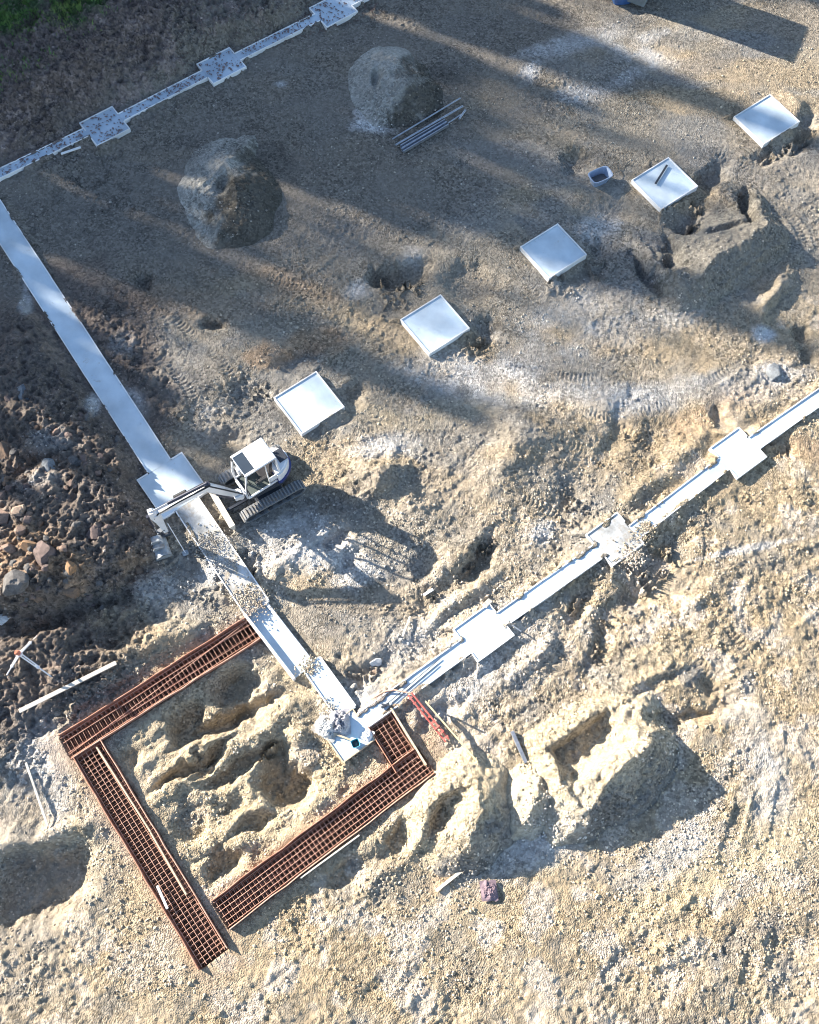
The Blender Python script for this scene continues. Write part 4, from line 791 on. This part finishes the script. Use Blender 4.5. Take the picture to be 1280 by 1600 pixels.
    for s_ in (-.5, .5):
        for q in (outer, inn): vs_ += [Bc + ax * (s_ * bw) + dxy * x + Z * z for x, z in q]
    fs = []
    for i in range(k - 1): fs += [[i, i + 1, 2 * k + i + 1, 2 * k + i], [k + i, 3 * k + i, 3 * k + i + 1, k + i + 1]]
    fs += [[0, 2 * k, 3 * k, k], [k - 1, 2 * k - 1, 4 * k - 1, 3 * k - 1]]; mb.add(vs_, fs, False)
    for s_ in (-.5, .5):
        vs2 = [Bc + ax * (s_ * bw) + dxy * x + Z * z for x, z in outer] + [Bc + ax * (s_ * (bw - .05)) + dxy * x + Z * z for x, z in outer]; mb.add(vs2, [list(range(k)), list(range(k, 2 * k))[::-1]] + [[i, i + 1, k + i + 1, k + i] for i in range(k - 1)] + [[k - 1, 0, k, 2 * k - 1]])
    for s_ in (-.13, .13): mb.beam(Bc + ax * s_ + Z * .2 - dxy * .1, Bc + ax * s_ + Z * .34 + dxy * .22, .03, .22)
    mb.build('bucket', M['bucketm'], T)
build_excavator()

# ------------------------------------------------------------------ smaller things on the plot
def gz(px, py): c = gp(px, py); return Vector((c.x, c.y, hz(c.x, c.y)))
# steel bars above the centre
for k, (a, b, r, lb) in enumerate([((613, 219), (719, 158), .035, 'thin steel tube, upper left one of the bundle of bars'), ((618, 229), (723, 170), .05, 'long steel tube, second from the top in the bundle of bars'),
                                 ((627, 232), (697, 192), .08, 'thick short steel beam, second from the bottom in the bundle'), ((629, 237), (699, 197), .08, 'thick short steel beam at the lower side of the bundle'), ((699, 196), (720, 183), .03, 'thin rod poking out at the right end of the bundle of bars'), ((717, 190), (727, 176), .05, 'short cross piece at the right end of the bundle of bars')]):
    A = gz(*a); B = gz(*b); c = (A + B) / 2; mb = MB(); zz_ = .12
    va = A - c + Vector((0, 0, zz_)); vb = B - c + Vector((0, 0, zz_)); d = (vb - va).normalized(); s_ = Vector((-d.y, d.x, 0))
    if r >= .08:
        for o_ in (-.07, .07): mb.beam(va + s_ * o_, vb + s_ * o_, .035, .15)
        mb.beam(va - Vector((0, 0, .04)), vb - Vector((0, 0, .04)), .10, .02)
    else: mb.bar(va, vb, r, n=10)
    tag(mb.build('steel_bar', M['steel'], None, c), lb, 'steel bar', 'bundle of steel bars near the middle top')
# bar on the pad
a = gp(1024, 288, ZT); b = gp(1042, 259, ZT); c = (a + b) / 2; mb = MB(); mb.beam(a - c, b - c, .09, .05, .01); tag(mb.build('metal_bar', M['dsteel'], None, (c.x, c.y, ZT + .045)), 'short dark metal bar lying on the fourth isolated pad', 'metal bar')
# tubs
def tub(px, py, rz, lx, ly, h, m, label, z=None):
    c = gz(px, py) if z is None else Vector((*gp(px, py, z).xy, z)); e = empty('mortar_tub', c, rz); tag(e, label, 'tub'); mb = MB(); rings = []
    def ring(fx, z_, k=16):
        o = []
        for i in range(k):
            t = 2 * math.pi * i / k; cx_, cy_ = math.cos(t), math.sin(t); o.append((math.copysign(abs(cx_) ** .45, cx_) * lx / 2 * fx, math.copysign(abs(cy_) ** .45, cy_) * ly / 2 * fx, z_))
        return o
    R0 = [ring(.74, 0), ring(1, h), ring(1.07, h), ring(1.07, h - .03), ]; IN = [ring(.96, h - .005), ring(.72, .03)]
    k = 16; V = sum(R0, []); fs = [list(range(k))[::-1]]
    for q in (0,): fs += [[q * k + i, q * k + (i + 1) % k, (q + 1) * k + (i + 1) % k, (q + 1) * k + i] for i in range(k)]
    fs += [[k + i, k + (i + 1) % k, 2 * k + (i + 1) % k, 2 * k + i] for i in range(k)] + [[2 * k + i, 2 * k + (i + 1) % k, 3 * k + (i + 1) % k, 3 * k + i] for i in range(k)]
    mb.add(V, fs); V = IN[0] + IN[1]; mb.add(ring(1, h) + IN[0], [[i, k + i, k + (i + 1) % k, (i + 1) % k] for i in range(k)]); mb.add(V, [[i, k + i, k + (i + 1) % k, (i + 1) % k] for i in range(k)] + [[k + i for i in range(k)]])
    mb.build('tub_shell', m, e)
    mb = MB(); mb.add([(x, y, .08 + random.uniform(0, .03)) for x, y, z_ in ring(.76, 0)] + [(0, 0, .13)], [[i, (i + 1) % 16, 16] for i in range(16)]); mb.build('mortar', M['mortar'], e)
tub(936, 281, R_(28), .95, .62, .42, M['tub'], 'grey-blue mortar tub with dark contents left of the pad carrying the metal bar')
tub(972, -4, R_(8), 1.15, .8, .45, M['tubd'], 'blue mortar tub cut off by the top edge of the photo')
tub(1003, 1, R_(20), .4, .4, .35, M['tub'], 'small grey-blue bucket next to the blue tub at the top edge')
# white lath by the upper strip
plank('wooden_lath', (97, 244), (128, 234), .09, .05, 0, M['form'], 'short white lath lying right below the upper foundation strip', 'lath')
# planks on the ground, lower left and elsewhere
def batter(a, b, h, m, label, th=.035, hgt=.12, ends=(0, 0)):
    A = gz(*a); B = gz(*b); c = (A + B) / 2; c.z = min(A.z, B.z); e = empty('batter_board', c); tag(e, label, 'batter board'); mb = MB(); z = c.z
    mb.beam(Vector((A.x - c.x, A.y - c.y, h)), Vector((B.x - c.x, B.y - c.y, h)), th, hgt, .003); mb.build('horizontal_board', m, e); d = Vector((B.x - A.x, B.y - A.y, 0)).normalized(); n = Vector((-d.y, d.x, 0))
    for p, ex in ((A, ends[0]), (B, ends[1])):
        q = Vector((p.x - c.x, p.y - c.y, 0)) + n * .045 + d * (.12 if p is A else -.12); MB().box(q + Vector((0, 0, (h + ex + .1) / 2 - .05)), (.05, .05, h + ex + .15), Matrix.Rotation(math.atan2(d.y, d.x), 3, 'Z'), .004).build('stake', M['form_wood'], e)
batter((664, 1099), (745, 1193), .42, M['yell'], 'pale yellow board held on stakes beside the red board, casting a broad shadow', hgt=.16, ends=(.42, .02))
plank('wooden_plank', (36, 1114), (186, 1039), .14, .06, .1, M['plank'], 'long whitish plank lying above the upper left rebar trench', 'plank')
plank('wooden_lath', (41, 1192), (76, 1291), .07, .06, .1, M['plank'], 'thin whitish lath lying left of the left rebar trench', 'lath')
plank('wooden_lath', (682, 1392), (744, 1343), .10, .08, .1, M['plank'], 'pinkish white lath at the bottom edge beside the gravel mound', 'lath')
plank('wooden_plank', (800, 1143), (822, 1192), .12, .12, .1, M['steel'], 'short grey plank casting a shadow between red board and largest heap', 'plank')
plank('wooden_lath', (629, 995), (641, 962), .07, .06, .1, M['plank'], 'thin pale lath lying alone above the lower strip', 'lath')
plank('white_board_scrap', (662, 929), (677, 920), .10, .04, .1, M['form'], 'small white scrap of board in the dark hollow right of the excavator', 'board scrap')
plank('wooden_lath', (246, 1384), (262, 1420), .08, .05, .2, M['form'], 'white lath laid across the left rebar cage at the bottom edge', 'lath', .22, .22)
plank('timber_offcut', (757, 948), (766, 938), .18, .12, .1, M['plank'], 'small tan timber block at the upper corner of the first lower footing', 'timber block')
plank('form_clamp', (800, 978), (814, 988), .04, .05, .1, M['steel'], 'short metal clamp sticking out of the first lower footing on its right side', 'clamp', .2, .2)
# red lattice board
A = gz(640, 1087); B = gz(699, 1158); c = (A + B) / 2; c.z = 0; e = empty('red_barrier', c); tag(e, 'faded red slatted barrier lying below the lower strip end', 'barrier'); d = Vector((B.x - A.x, B.y - A.y, 0)); L = d.length; d.normalize(); n = Vector((-d.y, d.x, 0))
for k in (-1, 1): MB().beam(d * (-L / 2) + n * .07 * k + Vector((0, 0, A.z + .16)), d * (L / 2) + n * .07 * k + Vector((0, 0, B.z + .16)), .055, .05, .005).build('rail', M['red'], e)
for i in range(9): p = d * (-L / 2 + L * (i + .5) / 9) + Vector((0, 0, (A.z + B.z) / 2 + .14)); MB().beam(p - n * .11, p + n * .11, .06, .03).build('slat', M['red'], e)
# rods on the lower strip
for a, b, lb in (((607, 1098), (688, 1029), 'long thin dark rod lying on the lower strip, left one of two'), ((612, 1099), (684, 1038), 'thin dark rod lying on the lower strip, right one of two')):
    p = gp(*a, ZT + .03); q = gp(*b, ZT + .03); c = (p + q) / 2; mb = MB(); mb.bar(p - c, q - c, .013, n=6); tag(mb.build('thin_rod', M['dsteel'], None, c), lb, 'rod')
# bent rusty bar near strip end
pts = [gp(*q, zz_) for q, zz_ in (((566, 1108), .05), ((582, 1092), .12), ((600, 1081), .2), ((615, 1078), .27), ((640, 1083), .3))]; c = pts[2].copy(); mb = MB(); mb.tube([p - c for p in pts], .028, 6); tag(mb.build('bent_bar', M['rust_bar'], None, c), 'bent rusty bar arching over the start of the lower strip', 'rebar')
# clamp heap at trench head
c = gp(602, 1103, ZT); e = MB(); e.box((0, 0, .05), (.3, .09, .08), Matrix.Rotation(.5, 3, 'Z'), .02); e.bar((-.12, .05, .06), (.2, -.02, .12), .03); tag(e.build('steel_clamp', M['dsteel'], None, c), 'small dark steel clamp at the head of the short rebar cage', 'clamp')
# tripod with levelling laser
c = gz(29, 1030); hz_ = 1.15; top = gp(29, 1021, hz_ + c.z) ; base = Vector((top.x, top.y, c.z)); e = empty('survey_tripod', base); tag(e, 'white tripod with reddish head and three spread legs near the left edge', 'tripod')
for q, dbl in (((63, 996), 0), ((19, 1059), 0), ((88, 1062), 1)):
    f = gz(*q) - base; t = Vector((0, 0, hz_ - .06)); dd = (f - t); sd_ = Vector((-dd.y, dd.x, 0)).normalized(); mb = MB()
    for o_ in (-.035, .035): mb.bar(t + sd_ * o_, t + dd * .6 + sd_ * o_ * .8, .024, n=6)
    mb.bar(t + dd * .5, f, .026, n=6); mb.box(t + dd * .58, (.09, .09, .05)); mb.build('leg', M['white'], e)
MB().bar((0, 0, hz_ - .08), (0, 0, hz_), .11, n=16).build('head_plate', M['white'], e); mb = MB(); mb.box((0, 0, hz_ + .09), (.16, .16, .16), None, .03); mb.bar((0, 0, hz_ + .16), (0, 0, hz_ + .24), .05, n=12); mb.build('laser_level', M['orange'], e)
# measuring staff by the bucket
a = gp(262, 818, 1.3); b = gz(291, 866); e = empty('levelling_staff', b); tag(e, 'thin white staff with a small grey foot beside the excavator bucket', 'staff'); MB().bar(a - b, Vector((0, 0, .06)), .016, n=6).build('rod', M['white'], e); MB().box((-.02, .02, .04), (.24, .20, .10), Matrix.Rotation(.4, 3, 'Z'), .03).build('foot', M['bucketm'], e)
# rubble, bag and bucket on the corner footing
CF = gp(CORNER[0], CORNER[1], ZT)
def sheet_heap(px, py, r, h, m, name, label, cat, seed, z=ZT):
    from mathutils import noise
    c = gp(px, py, z); mb = MB(); n = 26; V = []; F = []
    for i in range(n):
        for j in range(n):
            x = (i / (n - 1) * 2 - 1); y = (j / (n - 1) * 2 - 1); q = math.hypot(x, y); k = max(0, 1 - q ** 2.4) ; a = noise.noise(Vector((x * 2.2, y * 2.2, seed))) ; b = abs(noise.noise(Vector((x * 5, y * 5, seed + 4))))
            V.append((x * r * (1 + .2 * a), y * r * .85 * (1 + .2 * b), max(0.0, k * h * (.75 + .7 * a - .7 * b))))
    for i in range(n - 1):
        for j in range(n - 1): F.append([i * n + j, (i + 1) * n + j, (i + 1) * n + j + 1, i * n + j + 1])
    mb.add(V, F); mb.add([(x, y, -.004) for x, y, z_ in (V[0], V[n - 1], V[-1], V[-n])], [[0, 1, 2, 3]]); return tag(mb.build(name, m, None, c + Vector((0, 0, .01)), random.uniform(0, 3)), label, cat)
sheet_heap(530, 1130, .42, .50, M['foil'], 'crumpled_sheeting', 'heap of crumpled light grey sheeting on the corner footing', 'sheeting', 3.3)
sheet_heap(512, 1136, .42, .28, M['conc_dirty'], 'concrete_rubble', 'pale spilled concrete rubble at the left of the corner footing', 'rubble', 8.1)
sheet_heap(574, 1149, .20, .14, M['form'], 'white_sack', 'small white sack on the right corner of the corner footing', 'sack', 5.2)
for k, (px, py) in enumerate(((520, 1120), (536, 1121), (541, 1137))):
    boulder(px, py, .14, 'pale', ['chunk of concrete left of the sheeting heap', 'chunk of concrete at the top of the sheeting heap', 'white chunk of concrete right of the sheeting heap'][k]).location.z = ZT + .06
tub(556, 1163, .4, .26, .26, .26, M['teal'], 'small teal bucket on the front edge of the corner footing', ZT)
a = gp(521, 1146, ZT + .05); b = gp(553, 1158, ZT + .04); c = (a + b) / 2; mb = MB(); mb.beam(a - c, b - c, .06, .04); tag(mb.build('wooden_stick', M['form_wood'], None, c), 'brown wooden stick lying beside the teal bucket', 'stick')
sheet_heap(764, 1392, .30, .12, M['pinkm'], 'crumpled_tarpaulin', 'mauve crumpled tarpaulin at the bottom edge below the gravel mound', 'tarpaulin', 2.2, 0.0)

# ------------------------------------------------------------------ trees beyond the frame, whose shade falls on the plot
def spruce_mesh(seed, Hh, rad, n=5200, bare=.12):
    r = np.random.RandomState(seed); V = []; F = []
    t = r.rand(n) ** .8; z = Hh * (bare + (1 - bare) * t); rmax = rad * (1 - t) ** .85 * (.75 + .25 * np.sin(t * Hh * 5 + seed)) + .12; a = r.rand(n) * 6.283; q = r.rand(n) ** .5
    # branches cluster round whorls
    a = np.round(a * (7 + seed % 3) / 6.283) / (7 + seed % 3) * 6.283 + r.randn(n) * .22 + t * 9
    x = np.cos(a) * rmax * q; y = np.sin(a) * rmax * q; z = z - q * rmax * .35; s = .16 + .22 * r.rand(n)
    co = []
    for k in range(4):
        b = a + (k - 1.5) * .5; d = s * (1 if k in (1, 2) else .6); co.append(np.stack([x + np.cos(b) * d * (1 if k < 2 else -1), y + np.sin(b) * d * (1 if k in (0, 3) else -1) , z + r.randn(n) * .10], 1))
    co = np.stack(co, 1).reshape(-1, 3); me = bpy.data.meshes.new('crown'); me.from_pydata(co.tolist(), [], np.arange(n * 4).reshape(n, 4).tolist()); me.update(); me.materials.append(M['needle'])
    mb = MB(); mb.bar((0, 0, -.3), (0, 0, Hh * .97), .018 * Hh, .03, n=10)
    for i in range(40): tt = .12 + .8 * i / 40; aa = i * 2.4; rr = rad * (1 - tt) ** .85 * .85; mb.bar((0, 0, Hh * tt), (math.cos(aa) * rr, math.sin(aa) * rr, Hh * tt - rr * .3), .03, .01, n=4)
    return me, mb
VAR = []
for sd_, rad in ((1, 1.9), (2, 1.5), (3, 2.3)): VAR.append(spruce_mesh(sd_, 10.0, rad))
def bare_mesh(seed):
    r = random.Random(seed); mb = MB()
    def br(p, d, L, rad, dep):
        q = p + d * L; mb.bar(p, q, rad, rad * .68, n=5 if dep < 2 else 3, cap=False)
        if dep >= 5: return
        for _ in range(3 if dep < 4 else 2):
            nd = (d + Vector((r.uniform(-.6, .6), r.uniform(-.6, .6), r.uniform(-.1, .35)))).normalized(); br(q, nd, L * r.uniform(.62, .85), rad * .6, dep + 1)
    br(Vector((0, 0, -.3)), Vector((0, 0, 1)), 3.4, .17, 0); return mb
BARE = [bare_mesh(s) for s in (4, 9)]
sx, sy = math.cos(SUN_DIR), math.sin(SUN_DIR)
def ab(px, py): p = gp(px, py); return p.x * sx + p.y * sy, -p.x * sy + p.y * sx
def lane(pts): q = sorted([(ab(*p)[1], ab(*p)[0]) for p in pts]); return [u for u, _ in q], [v for _, v in q]
HARD = lane([(0, 1300), (50, 1130), (150, 1000), (215, 860), (130, 520), (160, 400), (300, 385), (430, 320), (560, 260), (720, 170), (860, 60), (900, -20), (1100, -90), (1100, -90)])
SOFT = lane([(0, 1310), (60, 1150), (190, 985), (370, 940), (420, 880), (480, 640), (820, 700), (1060, 600), (1180, 620), (1280, 560), (1280, 300)])
tanE = math.tan(SUN_EL); rt = random.Random(21); protos = {}
def put_tree(a, b, Hh, kind, wide=1.0):
    x = a * sx - b * sy; y = a * sy + b * sx; key = kind
    if key not in protos:
        e = empty('spruce_tree' if kind < 3 else 'bare_tree', (x, y, 0))
        if kind < 3:
            o = bpy.data.objects.new('crown', VAR[kind][0]); COL.objects.link(o); o.parent = e; VAR[kind][1].build('trunk', M['bark'], e)
            tag(e, 'dark spruce in the row beyond the upper left edge of the plot', 'tree', 'trees shading the plot from beyond its edge')
        else:
            BARE[kind - 3].build('trunk', M['bark'], e); tag(e, 'leafless tree in the row beyond the upper left edge of the plot', 'tree', 'trees shading the plot from beyond its edge')
        protos[key] = e
    else: e = copy_tree(protos[key])
    e.location = (x, y, 0); e.rotation_euler = (0, 0, rt.uniform(0, 6.28)); s = Hh / 10.0; e.scale = (s * wide, s * wide, s)
def a0_of(b): return np.interp(b, [-20, -8, 0, 6, 14, 20, 40], [-30, -42, -50, -55, -60, -62, -62])
b = -19.0
while b < 38:
    a0 = float(a0_of(b)) + rt.uniform(-1.5, 1.5); he = float(np.interp(b, *HARD)); se = float(np.interp(b, *SOFT))
    Hh = max(2.5, (he - a0) * tanE) * rt.uniform(.88, 1.18) * (1.0 if b > 4 else .98 if b > -9 else .86)
    if not -9.0 < b < -6.4: put_tree(a0, b, Hh, rt.choice([0, 2, 0, 1]), .55 if b > 4 else .72)
    b += max(.9, Hh * (.05 if b > 4 else .062)) * rt.uniform(.6, 1.4)
b = -16.0
while b < 36:
    a0 = float(a0_of(b)) - rt.uniform(3, 9); se = float(np.interp(b, *SOFT)); Hh = max(2.5, (se - a0) * tanE) * rt.uniform(.72, 1.02)
    if not -9.0 < b < -6.4: put_tree(a0, b, Hh, rt.choice([1, 1, 3, 4, 3]), .6)
    b += rt.uniform(1.1, 2.3) * (.8 if b > 7 else 1)
# site container beyond the top edge, whose straight shadow crosses the upper right
q = gp(1264, 76); c = Vector((q.x - (7.6 + 3.0) * sx, q.y - (7.6 + 3.0) * sy, 0)); e = empty('site_container', (c.x, c.y, 0), SUN_DIR); tag(e, 'grey site container standing beyond the top edge of the plot', 'container')
mb = MB(); mb.box((0, 0, 1.52), (6.0, 2.4, 2.95), None, .04); mb.build('body', M['cont'], e)
mb = MB()
for i in range(28): mb.box((-2.8 + i * .2075, 1.215, 1.5), (.08, .03, 2.6)); mb.box((-2.8 + i * .2075, -1.215, 1.5), (.08, .03, 2.6))
mb.build('wall_ribs', M['cont'], e); MB().box((3.02, 0, 1.15), (.04, .9, 2.0), None, .01).build('door', M['dsteel'], e)
